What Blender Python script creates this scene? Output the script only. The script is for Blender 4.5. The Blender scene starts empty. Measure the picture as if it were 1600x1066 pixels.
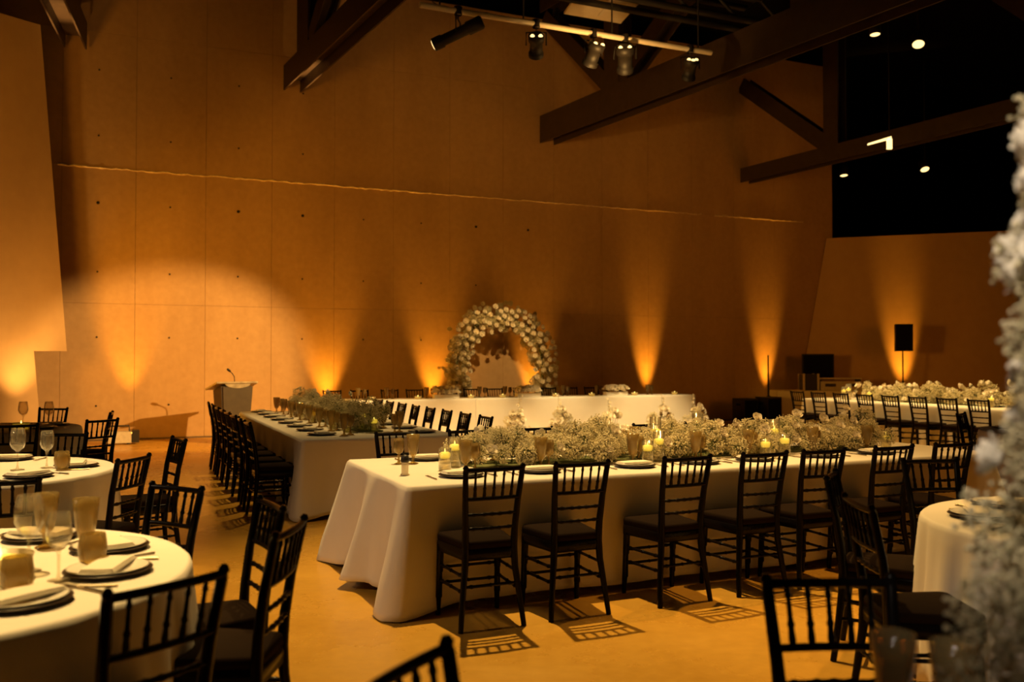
import bpy, math, random
from mathutils import Vector, Matrix, Euler

SC = bpy.context.scene
COL = SC.collection
R = math.radians
PI = math.pi

# ------------------------------------------------------------------ camera
cam_d = bpy.data.cameras.new('camera')
cam = bpy.data.objects.new('camera', cam_d)
COL.objects.link(cam)
SC.camera = cam
cam_d.sensor_width = 36.0
cam_d.lens = 31.5
cam_d.clip_start = 0.05
cam_d.clip_end = 200
cam.location = (0, 0, 1.5)
cam.rotation_euler = (R(90 + 1.228), 0, 0)
cam_d.dof.use_dof = True
cam_d.dof.focus_distance = 6.8
cam_d.dof.aperture_fstop = 2.0

# ------------------------------------------------------------------ view + world
SC.view_settings.view_transform = 'Standard'
SC.view_settings.look = 'None'
SC.view_settings.gamma = 1.0
SC.view_settings.use_curve_mapping = False
SC.view_settings.exposure = 0.0
SC.cycles.transparent_max_bounces = 32
world = bpy.data.worlds.new('world')
SC.world = world
world.use_nodes = True
bg = world.node_tree.nodes['Background']
bg.inputs['Color'].default_value = (1.0, 0.55, 0.2, 1)
bg.inputs['Strength'].default_value = 0.012

# ------------------------------------------------------------------ lamps of the hall, and added fill lights
def spot(name, loc, aim, watts, color, angle, blend=0.5, radius=0.08):
    d = bpy.data.lights.new(name, 'SPOT')
    d.energy = watts
    d.color = color
    d.spot_size = R(angle)
    d.spot_blend = blend
    d.shadow_soft_size = radius
    o = bpy.data.objects.new(name, d)
    COL.objects.link(o)
    o.location = loc
    o.rotation_euler = (Vector(aim) - Vector(loc)).to_track_quat('-Z', 'Y').to_euler()
    return o

WARM = (1.0, 0.63, 0.215)
CREAM = (1.0, 0.68, 0.28)
AMBER = (1.0, 0.40, 0.03)
GOLD = (1.0, 0.53, 0.14)
spot('downlight_central_table', (-0.3, 7.0, 6.0), (0.3, 6.0, 0.4), 1850, WARM, 66, 0.8, 0.05)
spot('downlight_front_left_table', (-2.7, 4.2, 6.0), (-2.15, 3.05, 0.7), 2100, WARM, 31, 0.6, 0.06)
spot('downlight_second_left_table', (-4.2, 7.0, 6.0), (-3.7, 5.9, 0.7), 1900, WARM, 32, 0.7, 0.06)
spot('downlight_left_long_table', (-2.2, 11.5, 6.5), (-2.2, 10.9, 0.7), 950, WARM, 55, 0.9, 0.1)
spot('downlight_right_table', (2.9, 7.2, 6.0), (2.7, 6.6, 0.5), 800, GOLD, 60, 0.8, 0.08)
spot('downlight_right_round_table', (3.6, 4.6, 5.5), (3.0, 4.1, 0.7), 290, GOLD, 46, 0.8, 0.08)
spot('downlight_rear_right_table', (6.4, 15.0, 6.0), (6.6, 15.0, 0.8), 2300, WARM, 72, 0.7, 0.08)
spot('fill_foreground_flowers', (-0.5, -0.5, 3.3), (0.98, 1.3, 1.72), 330, (1.0, 0.82, 0.62), 27, 0.8, 0.1)  # added light behind the camera, only brightens the foreground flowers
for (bx_, by_, ax_, ay_, w_) in ((-0.55, 13.25, -2.0, 16.5, 2100), (0.25, 13.55, -0.40, 17.15, 2300), (1.0, 13.85, 1.30, 17.95, 2500), (1.8, 14.2, 3.15, 18.75, 3100)):
    spot('front_wash_head_table', (bx_, by_, 6.0), (ax_, ay_, -0.35), w_*1.3, CREAM, 23, 0.85, 0.06)
spot('front_wash_arch', (0.3, 13.7, 6.0), (-0.2, 19.2, 1.55), 1800, (1.0, 0.62, 0.21), 20, 0.8, 0.05)
spot('fill_light_left', (-7.2, 2.8, 5.0), (-0.8, 6.2, 0.35), 620, (1.0, 0.70, 0.42), 40, 1.0, 0.5)  # added soft fill for the left end of the central table
spot('follow_spot_lectern', (6.5, 10.8, 5.9), (-6.6, 17.0, 0.8), 13500, (1.0, 0.56, 0.17), 20.5, 0.5, 0.07)
spot('wall_fill_left', (-8.6, 11.6, 2.6), (-1.2, 19.5, 1.7), 1750, AMBER, 92, 1.0, 1.0)  # no fixture here; added out of view to lift the back wall
spot('wall_fill_left_side', (-7.8, 9.5, 3.0), (-8.5, 15.2, 5.2), 420, AMBER, 70, 1.0, 0.6)  # added out of view to brighten the upper left wall
spot('wall_fill_right', (12.5, 14.0, 2.6), (6.0, 22.4, 2.6), 300, (1.0, 0.30, 0.015), 90, 1.0, 1.0)  # unseen added fill, reddens the wall at far right
spot('beam_fill_centre', (-4.0, 17.2, 0.3), (-4.05, 17.3, 7), 9000, GOLD, 11, 1.0, 0.05)  # added light without a lamp body, brightens the truss web from below
spot('beam_fill_left', (-7.6, 15.15, 0.3), (-7.68, 15.2, 7), 8000, GOLD, 11, 1.0, 0.05)  # likewise added, under the end of the corner truss

# ------------------------------------------------------------------ material helpers
def mat(name, color, rough=0.6, metal=0.0, spec=0.5, noise=None, bump=None, emit=None, trans=0.0, ior=1.45, sheen=0.0, coat=0.0):
    m = bpy.data.materials.new(name)
    m.use_nodes = True
    nt = m.node_tree
    b = nt.nodes['Principled BSDF']
    b.inputs['Base Color'].default_value = (*color, 1)
    b.inputs['Roughness'].default_value = rough
    b.inputs['Metallic'].default_value = metal
    b.inputs['Specular IOR Level'].default_value = spec
    b.inputs['IOR'].default_value = ior
    b.inputs['Transmission Weight'].default_value = trans
    b.inputs['Sheen Weight'].default_value = sheen
    b.inputs['Coat Weight'].default_value = coat
    if noise:
        scale, c2, detail = noise
        tc = nt.nodes.new('ShaderNodeTexCoord')
        n = nt.nodes.new('ShaderNodeTexNoise')
        n.inputs['Scale'].default_value = scale
        n.inputs['Detail'].default_value = detail
        r = nt.nodes.new('ShaderNodeValToRGB')
        r.color_ramp.elements[0].position = 0.3
        r.color_ramp.elements[1].position = 0.7
        r.color_ramp.elements[0].color = (*color, 1)
        r.color_ramp.elements[1].color = (*c2, 1)
        nt.links.new(tc.outputs['Object'], n.inputs['Vector'])
        nt.links.new(n.outputs['Fac'], r.inputs['Fac'])
        nt.links.new(r.outputs['Color'], b.inputs['Base Color'])
    if bump:
        scale, strength, dist = bump
        tc = nt.nodes.new('ShaderNodeTexCoord')
        n = nt.nodes.new('ShaderNodeTexNoise')
        n.inputs['Scale'].default_value = scale
        n.inputs['Detail'].default_value = 4
        bp = nt.nodes.new('ShaderNodeBump')
        bp.inputs['Strength'].default_value = strength
        bp.inputs['Distance'].default_value = dist
        nt.links.new(tc.outputs['Object'], n.inputs['Vector'])
        nt.links.new(n.outputs['Fac'], bp.inputs['Height'])
        nt.links.new(bp.outputs['Normal'], b.inputs['Normal'])
    if emit:
        b.inputs['Emission Color'].default_value = (*emit[0], 1)
        b.inputs['Emission Strength'].default_value = emit[1]
    return m

def concrete(name, c1, c2, rough, fine, streak=False, glossvar=None):
    """mottled concrete: two noise scales, fine relief, optional pour streaks"""
    m = bpy.data.materials.new(name)
    m.use_nodes = True
    nt = m.node_tree
    N, L = nt.nodes, nt.links
    b = N['Principled BSDF']
    g = N.new('ShaderNodeNewGeometry')
    mp = N.new('ShaderNodeMapping')
    if streak:
        mp.inputs['Scale'].default_value = (1.0, 1.0, 0.22)
    L.new(g.outputs['Position'], mp.inputs['Vector'])
    n1 = N.new('ShaderNodeTexNoise'); n1.inputs['Scale'].default_value = 0.9; n1.inputs['Detail'].default_value = 8
    n1.inputs['Roughness'].default_value = 0.65
    n2 = N.new('ShaderNodeTexNoise'); n2.inputs['Scale'].default_value = fine; n2.inputs['Detail'].default_value = 6
    L.new(mp.outputs['Vector'], n1.inputs['Vector'])
    L.new(g.outputs['Position'], n2.inputs['Vector'])
    mx = N.new('ShaderNodeMix'); mx.data_type = 'FLOAT'
    mx.inputs[0].default_value = 0.35
    L.new(n1.outputs['Fac'], mx.inputs[2]); L.new(n2.outputs['Fac'], mx.inputs[3])
    r = N.new('ShaderNodeValToRGB')
    r.color_ramp.elements[0].position = 0.32; r.color_ramp.elements[1].position = 0.68
    r.color_ramp.elements[0].color = (*c1, 1); r.color_ramp.elements[1].color = (*c2, 1)
    L.new(mx.outputs[0], r.inputs['Fac'])
    L.new(r.outputs['Color'], b.inputs['Base Color'])
    if glossvar:
        mr = N.new('ShaderNodeMapRange')
        mr.inputs['To Min'].default_value = glossvar[0]; mr.inputs['To Max'].default_value = glossvar[1]
        mr.inputs['From Min'].default_value = 0.3; mr.inputs['From Max'].default_value = 0.7
        L.new(n1.outputs['Fac'], mr.inputs['Value'])
        L.new(mr.outputs['Result'], b.inputs['Roughness'])
    else:
        b.inputs['Roughness'].default_value = rough
    bp = N.new('ShaderNodeBump'); bp.inputs['Strength'].default_value = 0.12; bp.inputs['Distance'].default_value = 0.01
    L.new(n2.outputs['Fac'], bp.inputs['Height'])
    L.new(bp.outputs['Normal'], b.inputs['Normal'])
    return m

M = {}
M['wall'] = concrete('board concrete', (0.38, 0.225, 0.095), (0.50, 0.315, 0.145), 0.85, 9.0, True)
M['wall_side'] = concrete('smooth plaster', (0.44, 0.275, 0.125), (0.52, 0.335, 0.155), 0.85, 5.0, True)
M['joint'] = mat('joint shadow', (0.12, 0.08, 0.05), 0.9)
M['hole'] = mat('tie hole', (0.012, 0.009, 0.007), 0.9)
M['bead'] = mat('rough mortar', (0.85, 0.66, 0.42), 0.9, noise=(30, (0.6, 0.46, 0.28), 4))
M['floor'] = concrete('polished floor', (0.48, 0.25, 0.032), (0.64, 0.36, 0.052), 0.3, 14.0, False, (0.2, 0.38))
M['black'] = mat('black paint', (0.006, 0.005, 0.005), 0.9, spec=0.1)
M['steel'] = mat('dark steel', (0.048, 0.028, 0.016), 0.5, 0.0, noise=(6, (0.034, 0.019, 0.011), 4))
M['pipe'] = mat('pale pipe', (0.75, 0.64, 0.48), 0.5, 0.0)
M['panel'] = mat('pale panel', (0.75, 0.7, 0.6), 0.7, noise=(5, (0.68, 0.62, 0.52), 3))
M['chair'] = mat('black lacquer', (0.004, 0.003, 0.0028), 0.22, spec=0.14, noise=(60, (0.006, 0.0045, 0.004), 3))
M['cushion'] = mat('black fabric', (0.014, 0.008, 0.0045), 0.9, spec=0.05, bump=(250, 0.3, 0.002))
M['cloth'] = mat('ivory cloth', (0.80, 0.75, 0.66), 0.8, spec=0.15, noise=(3, (0.76, 0.71, 0.62), 3), bump=(320, 0.15, 0.001), sheen=0.1)
M['napkin'] = mat('linen napkin', (0.80, 0.74, 0.62), 0.85, spec=0.15, bump=(300, 0.2, 0.001))
M['charger'] = mat('shade-dark charger', (0.045, 0.026, 0.014), 0.4, noise=(25, (0.03, 0.016, 0.008), 4))  # dark colour stands in for the shade around the raised plates
M['china'] = mat('white china', (0.82, 0.78, 0.70), 0.2, spec=0.5, noise=(4, (0.8, 0.76, 0.68), 2))
M['cutlery'] = mat('steel cutlery', (0.45, 0.36, 0.24), 0.25, 1.0, noise=(40, (0.4, 0.32, 0.2), 2))
def thin_glass(name, tint, solid, gloss=0.12, edge=0.45, power=4.0):
    """thin tinted glass: light passes tinted, with a grazing reflection and a little body"""
    m = bpy.data.materials.new(name); m.use_nodes = True
    nt = m.node_tree; N, L = nt.nodes, nt.links
    N.remove(N['Principled BSDF'])
    out = N['Material Output']
    tr = N.new('ShaderNodeBsdfTransparent'); tr.inputs['Color'].default_value = (*tint, 1)
    df = N.new('ShaderNodeBsdfTranslucent'); df.inputs['Color'].default_value = (*tint, 1)
    d2 = N.new('ShaderNodeBsdfDiffuse'); d2.inputs['Color'].default_value = (*tint, 1)
    gl = N.new('ShaderNodeBsdfGlossy'); gl.inputs['Roughness'].default_value = gloss
    nz = N.new('ShaderNodeTexNoise'); nz.inputs['Scale'].default_value = 40
    bp = N.new('ShaderNodeBump'); bp.inputs['Strength'].default_value = 0.08; bp.inputs['Distance'].default_value = 0.002
    L.new(nz.outputs['Fac'], bp.inputs['Height']); L.new(bp.outputs['Normal'], gl.inputs['Normal'])
    m0 = N.new('ShaderNodeMixShader'); m0.inputs[0].default_value = 0.5
    L.new(df.outputs[0], m0.inputs[1]); L.new(d2.outputs[0], m0.inputs[2])
    m1 = N.new('ShaderNodeMixShader'); m1.inputs[0].default_value = solid
    L.new(tr.outputs[0], m1.inputs[1]); L.new(m0.outputs[0], m1.inputs[2])
    lwt = N.new('ShaderNodeLayerWeight'); lwt.inputs['Blend'].default_value = 0.5
    pw = N.new('ShaderNodeMath'); pw.operation = 'POWER'; pw.inputs[1].default_value = power
    L.new(lwt.outputs['Facing'], pw.inputs[0])
    fr = N.new('ShaderNodeMapRange'); fr.inputs['To Min'].default_value = 0.035; fr.inputs['To Max'].default_value = edge
    L.new(pw.outputs[0], fr.inputs['Value'])
    m2 = N.new('ShaderNodeMixShader')
    L.new(fr.outputs['Result'], m2.inputs[0]); L.new(m1.outputs[0], m2.inputs[1]); L.new(gl.outputs[0], m2.inputs[2])
    L.new(m2.outputs[0], out.inputs['Surface'])
    return m
M['amber'] = thin_glass('amber glass', (0.66, 0.54, 0.27), 0.27, 0.1, 0.6, 3.0)
M['clear'] = thin_glass('clear glass', (0.93, 0.90, 0.83), 0.06, 0.08, 0.9, 2.2)
M['frost'] = thin_glass('frosted glass', (0.80, 0.72, 0.58), 0.55, 0.3)
M['water'] = thin_glass('water', (0.96, 0.94, 0.86), 0.05)
M['wax'] = mat('lit wax', (0.85, 0.75, 0.25), 0.6, emit=((1.0, 0.70, 0.06), 0.75), noise=(20, (0.8, 0.72, 0.3), 2))
M['flame'] = mat('flame', (1, 0.8, 0.3), 0.6, emit=((1.0, 0.72, 0.15), 5))
M['rose'] = mat('white rose petals', (0.86, 0.80, 0.68), 0.65, spec=0.2, noise=(40, (0.80, 0.72, 0.56), 2))
M['breath'] = mat('gypsophila blossom', (0.74, 0.66, 0.44), 0.8, spec=0.1, noise=(90, (0.58, 0.50, 0.29), 2))
M['sage'] = mat('sage foliage', (0.52, 0.46, 0.28), 0.75, noise=(60, (0.38, 0.34, 0.18), 2))
M['stem'] = mat('flower stem', (0.16, 0.17, 0.055), 0.7, noise=(30, (0.11, 0.13, 0.04), 2))
M['gear'] = mat('black gear', (0.012, 0.010, 0.009), 0.55, noise=(50, (0.018, 0.014, 0.012), 3))
M['gearlight'] = mat('pale gear case', (0.55, 0.50, 0.42), 0.5, noise=(15, (0.45, 0.40, 0.33), 3))
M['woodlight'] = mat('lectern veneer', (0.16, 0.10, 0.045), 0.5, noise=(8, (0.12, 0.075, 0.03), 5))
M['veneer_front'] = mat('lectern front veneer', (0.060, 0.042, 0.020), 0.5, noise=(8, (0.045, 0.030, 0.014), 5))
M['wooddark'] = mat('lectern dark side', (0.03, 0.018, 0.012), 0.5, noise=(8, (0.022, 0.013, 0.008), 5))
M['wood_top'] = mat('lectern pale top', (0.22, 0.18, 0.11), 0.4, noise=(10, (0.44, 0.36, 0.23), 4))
M['lens'] = mat('lamp lens', (1, 0.9, 0.6), 0.3, emit=((1.0, 0.68, 0.26), 2.2))
M['lens_amber'] = mat('amber lamp lens', (1, 0.7, 0.2), 0.3, emit=((1.0, 0.5, 0.06), 8))
M['gold'] = mat('brass', (0.50, 0.33, 0.10), 0.3, 1.0, noise=(20, (0.42, 0.27, 0.08), 2))

# ------------------------------------------------------------------ mesh builder
class MB:
    def __init__(s):
        s.v, s.f, s.sm, s.mi = [], [], [], []
        s.cur = 0
    def add(s, vs, fs, smooth=False):
        o = len(s.v)
        s.v += [tuple(p) for p in vs]
        for f in fs:
            s.f.append(tuple(i + o for i in f)); s.sm.append(smooth); s.mi.append(s.cur)
    def box(s, c, d, rot=None):
        x, y, z = d[0] / 2, d[1] / 2, d[2] / 2
        vs = [Vector(p) for p in ((-x,-y,-z),(x,-y,-z),(x,y,-z),(-x,y,-z),(-x,-y,z),(x,-y,z),(x,y,z),(-x,y,z))]
        if rot is not None: vs = [rot @ p for p in vs]
        s.add([p + Vector(c) for p in vs], [(0,3,2,1),(4,5,6,7),(0,1,5,4),(1,2,6,5),(2,3,7,6),(3,0,4,7)])
    def hexa(s, pts):
        s.add(pts, [(0,3,2,1),(4,5,6,7),(0,1,5,4),(1,2,6,5),(2,3,7,6),(3,0,4,7)])
    def tube(s, pts, rad, seg=8, caps=True, smooth=True):
        pts = [Vector(p) for p in pts]
        if not hasattr(rad, '__len__'): rad = [rad] * len(pts)
        rings = []
        ref = None
        for i, p in enumerate(pts):
            a = pts[max(i - 1, 0)]; b = pts[min(i + 1, len(pts) - 1)]
            d = (b - a).normalized()
            if ref is None:
                ref = Vector((0, 0, 1)) if abs(d.z) < 0.9 else Vector((0, 1, 0))
            x = d.cross(ref)
            if x.length < 1e-4: x = d.cross(Vector((1, 0, 0)))
            x.normalize(); y = d.cross(x).normalized()
            rings.append([p + (x * math.cos(2*PI*k/seg) + y * math.sin(2*PI*k/seg)) * rad[i] for k in range(seg)])
        vs = [q for r in rings for q in r]
        fs = []
        for i in range(len(pts) - 1):
            for k in range(seg):
                k2 = (k + 1) % seg
                fs.append((i*seg + k, i*seg + k2, (i+1)*seg + k2, (i+1)*seg + k))
        s.add(vs, fs, smooth)
        if caps:
            n = len(pts)
            s.add(rings[0], [tuple(range(seg))[::-1]]); s.add(rings[-1], [tuple(range(seg))])
    def lathe(s, prof, seg=16, c=(0, 0, 0), smooth=True):
        vs, fs = [], []
        n = len(prof)
        for (r, z) in prof:
            for k in range(seg):
                a = 2*PI*k/seg
                vs.append((c[0] + r*math.cos(a), c[1] + r*math.sin(a), c[2] + z))
        for i in range(n - 1):
            for k in range(seg):
                k2 = (k + 1) % seg
                fs.append((i*seg + k, i*seg + k2, (i+1)*seg + k2, (i+1)*seg + k))
        s.add(vs, fs, smooth)
    def prism(s, poly, up):
        """poly: list of 3D points; extruded by vector up"""
        n = len(poly); up = Vector(up)
        a = [Vector(p) for p in poly]; b = [p + up for p in a]
        s.add(a + b, [tuple(range(n))[::-1], tuple(range(n, 2*n))] + [(i, (i+1) % n, n + (i+1) % n, n + i) for i in range(n)])
    def mesh(s, name, *mats):
        me = bpy.data.meshes.new(name)
        me.from_pydata(s.v, [], s.f)
        for m in mats: me.materials.append(M[m] if isinstance(m, str) else m)
        me.polygons.foreach_set('use_smooth', s.sm)
        if len(mats) > 1: me.polygons.foreach_set('material_index', s.mi)
        me.update()
        return me

def link(name, data, parent=None, loc=None, rot=None, scale=None):
    o = bpy.data.objects.new(name, data)
    COL.objects.link(o)
    if parent is not None: o.parent = parent
    if loc is not None: o.location = loc
    if rot is not None: o.rotation_euler = rot
    if scale is not None: o.scale = scale if hasattr(scale, '__len__') else (scale,)*3
    return o
def tag(o, label, cat, group=None):
    o['label'] = label; o['category'] = cat
    if group: o['group'] = group
    return o
def thing(name, label, cat, loc=(0, 0, 0), rz=0.0, group=None):
    o = link(name, None, None, loc, (0, 0, rz))
    o.empty_display_size = 0.05
    return tag(o, label, cat, group)
def structure(o):
    o['kind'] = 'structure'; return o
def stuff(o):
    o['kind'] = 'stuff'; return o
ORD = ['first','second','third','fourth','fifth','sixth','seventh','eighth','ninth','tenth','eleventh','twelfth','thirteenth']

# ------------------------------------------------------------------ plan frame
TH = R(23.5)
U = Vector((math.cos(TH), math.sin(TH), 0))
V = Vector((-math.sin(TH), math.cos(TH), 0))
UA = TH                          # heading angles
VA = TH + PI/2
A = Vector((-0.614, 5.30, 0))    # near left corner of the central table
B = Vector((-1.95, 8.38, 0))     # near left corner of the left table
C = Vector((3.96, 19.4, 0))      # near right corner of the head table
W0 = Vector((-6.52, 17.2, 0))    # point of the back wall
E4 = Vector((5.67, 17.5, 0))     # far corner of the rear right table

# ------------------------------------------------------------------ floor, ceiling, walls
b = MB(); b.box((2, 14, -0.1), (44, 38, 0.2))
structure(link('floor', b.mesh('floor', 'floor')))
b = MB(); b.box((2, 14, 10.0), (44, 38, 0.2))
structure(link('ceiling', b.mesh('ceiling', 'black')))

def wp(t, z, off=0.0):           # a point of the back wall; off > 0 stands proud of it
    p = W0 + U*t - V*off
    return Vector((p.x, p.y, z))
T_END = 16.39
b = MB()
b.prism([wp(-8, 0, -0.02), wp(T_END, 0, -0.02), wp(T_END, 9.30, -0.02), wp(-8, 9.30, -0.02)], V*0.5)
wall_back = structure(link('wall_back', b.mesh('wall_back', 'joint')))
rows = [0.0, 2.56, 5.10, 7.65, 9.30]
cols = [-0.67 + 1.26*k for k in range(-6, 14)]
cols[-1] = T_END
g = 0.0022
random.seed(4)
for i in range(len(cols) - 1):
    for j in range(len(rows) - 1):
        t0, t1, z0, z1 = cols[i] + g, cols[i+1] - g, rows[j] + g*0.7, rows[j+1] - g*0.7
        pr = random.uniform(0.0, 0.002)
        b = MB(); q = 0.003
        f0 = [wp(t0, z0, -0.02), wp(t1, z0, -0.02), wp(t1, z1, -0.02), wp(t0, z1, -0.02)]
        f1 = [wp(t0, z0, pr), wp(t1, z0, pr), wp(t1, z1, pr), wp(t0, z1, pr)]
        f2 = [wp(t0 + q, z0 + q, pr + 0.002), wp(t1 - q, z0 + q, pr + 0.002), wp(t1 - q, z1 - q, pr + 0.002), wp(t0 + q, z1 - q, pr + 0.002)]
        vs = f0 + f1 + f2
        fs = [(8, 9, 10, 11)]
        for k in range(4):
            k2 = (k + 1) % 4
            fs += [(k, k2, 4 + k2, 4 + k), (4 + k, 4 + k2, 8 + k2, 8 + k)]
        b.add(vs, fs)
        link('concrete_panel', b.mesh('concrete_panel', 'wall'), wall_back)
# tie holes in the concrete
hb = MB(); hb.lathe([(0.030, 0.0), (0.026, 0.004), (0.020, 0.003), (0.0005, -0.002)], 10)
hole_big = hb.mesh('tie_hole', 'hole')
hb = MB(); hb.lathe([(0.018, 0.0), (0.015, 0.003), (0.011, 0.002), (0.0005, -0.002)], 10)
hole_small = hb.mesh('tie_hole', 'hole')
big = {(0, 3), (2, 3), (3, 3), (6, 3), (7, 3)}
hrot = (PI/2, 0, TH)
for i in range(0, 9):
    for j, z in enumerate([0.65, 1.93, 3.15, 4.44, 5.7, 6.94]):
        if (i, j) not in big and ((i > 3 and j not in (3, 2, 1)) or (i > 6)): continue
        link('tie_hole', hole_big if (i, j) in big else hole_small, wall_back, wp(-1.32 + 1.26*i, z, 0.011), hrot)
# ragged mortar bead along the pour joint
for (t0, t1, hgt) in ((-2.0, 5.2, 0.026), (5.2, 12.2, 0.016), (12.6, 15.4, 0.026)):
    b = MB(); pts, rad = [], []
    n = int((t1 - t0)/0.09)
    for k in range(n + 1):
        pts.append(wp(t0 + (t1 - t0)*k/n, 5.10 + random.uniform(-0.012, 0.012), 0.008)); rad.append(hgt*random.uniform(0.35, 1.0))
    b.tube(pts, rad, 5, True, False)
    link('mortar_bead', b.mesh('mortar_bead', 'bead'), wall_back)

# left wall: leaning slab with a notch at its foot
LW = Vector((-0.6, -0.8, 0)); LN = Vector((-0.8, 0.6, 0))
def lw(s, z):
    p = Vector((-7.9, 15.9, 0)) + LW*s
    return Vector((p.x, p.y, z))
b = MB()
b.prism([lw(0.41, 0), lw(0.57, 1.66), lw(0.0, 1.66), lw(0.52, 7.34), lw(7, 7.34), lw(7, 0)], LN*0.22)
structure(link('wall_left', b.mesh('wall_left', 'wall_side')))
# right wall: low leaning wall
R0 = Vector((7.30, 23.21, 0)); R1 = Vector((8.29, 23.64, 4.72)); S1 = Vector((11.9, 22.4, 4.72))
ext = (S1 - R1)*2.6
b = MB()
b.prism([R0 - V*0.05, R0 - V*0.05 + ext, R1 - V*0.05 + ext, R1 - V*0.05], Vector((0.05, 0.35, 0)))
structure(link('wall_right', b.mesh('wall_right', 'wall_side')))
b = MB(); b.box((16, 30, 5), (20, 0.3, 10))
structure(link('wall_far', b.mesh('wall_far', 'black')))
b = MB()
b.prism([wp(-8, 0, 0.012), wp(15.0, 0, 0.012), wp(15.0, 0, 0.03), wp(-8, 0, 0.03)], (0, 0, 0.03))
structure(link('baseboard_back', b.mesh('baseboard_back', 'joint')))

# ------------------------------------------------------------------ steel roof trusses
def hbeam(p, d, length, width, height, th=0.03):
    """H section: two upright flanges and a flat web between them"""
    d = Vector(d).normalized(); side = d.cross(Vector((0, 0, 1))).normalized(); up = side.cross(d).normalized()
    b = MB(); p = Vector(p); e = d*length
    def bar(cx, cz, w, h):
        c = p + side*cx + up*cz
        a = [c - side*w/2 - up*h/2, c + side*w/2 - up*h/2, c + side*w/2 + up*h/2, c - side*w/2 + up*h/2]
        b.prism(a, e)
    bar(-width/2, 0, th, height); bar(width/2, 0, th, height); bar(0, 0, width - th, th)
    return b
def truss(label, start, d, length, z, width, height, posts, braces, zt=9.6):
    d = Vector(d).normalized()
    root = thing('steel_truss', label, 'roof truss', start)
    s = Vector((0, 0, z))
    link('bottom_chord', hbeam(s, d, length, width, height).mesh('bottom_chord', 'steel'), root)
    link('top_chord', hbeam(Vector((0, 0, zt)), d, length, width, 0.35).mesh('top_chord', 'steel'), root)
    for (w, wd) in posts:
        b = MB(); q = d*w; side = d.cross(Vector((0, 0, 1)))
        for sg in (-1, 1):
            c = q + side*sg*width*0.42
            b.prism([c - d*wd/2 - side*0.02 + Vector((0,0,z + height*0.3)), c + d*wd/2 - side*0.02 + Vector((0,0,z + height*0.3)), c + d*wd/2 + side*0.02 + Vector((0,0,z + height*0.3)), c - d*wd/2 + side*0.02 + Vector((0,0,z + height*0.3))], (0, 0, zt - z - height*0.3))
        b.prism([q - d*0.02 - side*width*0.4 + Vector((0,0,z + height*0.3)), q + d*0.02 - side*width*0.4 + Vector((0,0,z + height*0.3)), q + d*0.02 + side*width*0.4 + Vector((0,0,z + height*0.3)), q - d*0.02 + side*width*0.4 + Vector((0,0,z + height*0.3))], (0, 0, zt - z - height*0.3))
        link('post', b.mesh('post', 'steel'), root)
    for (w0, z0, w1, z1, hh) in braces:
        p0 = d*w0 + Vector((0, 0, z0)); p1 = d*w1 + Vector((0, 0, z1))
        link('brace', hbeam(p0, p1 - p0, (p1 - p0).length, width*0.8, hh).mesh('brace', 'steel'), root)
    return root
truss('dark steel roof truss running down to the back wall right of centre', (0.8, 20.38, 0), (0.5145, -0.857, 0), 15.5, 6.75, 0.36, 0.62,
      [(2.63, 0.48), (7.5, 0.45)], [(2.5, 7.1, 0.1, 9.3, 0.34), (2.8, 7.1, 6.6, 9.4, 0.34)])
truss('dark steel roof truss ending upper left of centre with pale lit web', (-4.45, 18.05, 0), (0.4975, -0.867, 0), 12, 7.2, 0.34, 0.5,
      [(1.2, 0.7)], [(1.6, 7.5, 4.2, 9.4, 0.34)])
truss('dark steel roof truss at far right below the ceiling spots', (5.89, 22.55, 0), (0.5, -0.866, 0), 12, 6.15, 0.3, 0.36,
      [(2.8, 0.4)], [(0.0, 8.45, 2.7, 6.35, 0.36), (5.8, 9.3, 8.8, 6.35, 0.34)])
truss('dark steel roof truss in the upper left corner', (-8.05, 16.4, 0), (0.3066, -0.952, 0), 8, 7.5, 0.36, 0.5,
      [], [(0.6, 7.8, 2.6, 9.4, 0.3)])

# ------------------------------------------------------------------ lighting bar with stage lights
PB = Vector((-1.3, 12.5, 6.5))
bar = thing('lighting_bar', 'pale horizontal lighting pipe hung under the roof', 'lighting bar', PB)
b = MB(); b.tube([(0, 0, 0), U*4.95], 0.042, 12); link('pipe', b.mesh('pipe', 'pipe'), bar)
for t in (0.3, 1.6, 3.1, 4.7):
    b = MB(); b.tube([U*t + Vector((0, 0, 0.04)), U*t + Vector((0, 0, 3.38))], 0.012, 6); link('drop_rod', b.mesh('drop_rod', 'gear'), bar)
b = MB(); b.tube([U*0.2 + Vector((0, 0, 0.10)) + V*0.05] + [U*(0.2 + 0.12*k) + V*0.05 + Vector((0, 0, 0.07 - 0.05*abs(math.sin(k*0.9)))) for k in range(1, 39)], 0.009, 5)
link('cable', b.mesh('cable', 'gear'), bar)
b = MB()
for dz in (0.9, 1.3):
    for dv in (0.55, 0.95):
        b.tube([U*-0.6 + V*dv + Vector((0, 0, dz)), U*6.4 + V*dv + Vector((0, 0, dz))], 0.06, 8)
for k in range(15):
    t = -0.6 + 0.5*k
    b.tube([U*t + V*0.55 + Vector((0, 0, 0.9 if k % 2 else 1.3)), U*(t + 0.5) + V*0.55 + Vector((0, 0, 1.3 if k % 2 else 0.9))], 0.03, 6)
rig = thing('box_truss', 'black box truss above the lighting pipe', 'truss', PB)
link('frame', b.mesh('frame', 'gear'), rig)
for t in (0.5, 5.6):
    b = MB(); b.tube([U*t + V*0.75 + Vector((0, 0, 1.3)), U*t + V*0.75 + Vector((0, 0, 3.4))], 0.02, 6); link('hanger', b.mesh('hanger', 'gear'), rig)

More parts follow.
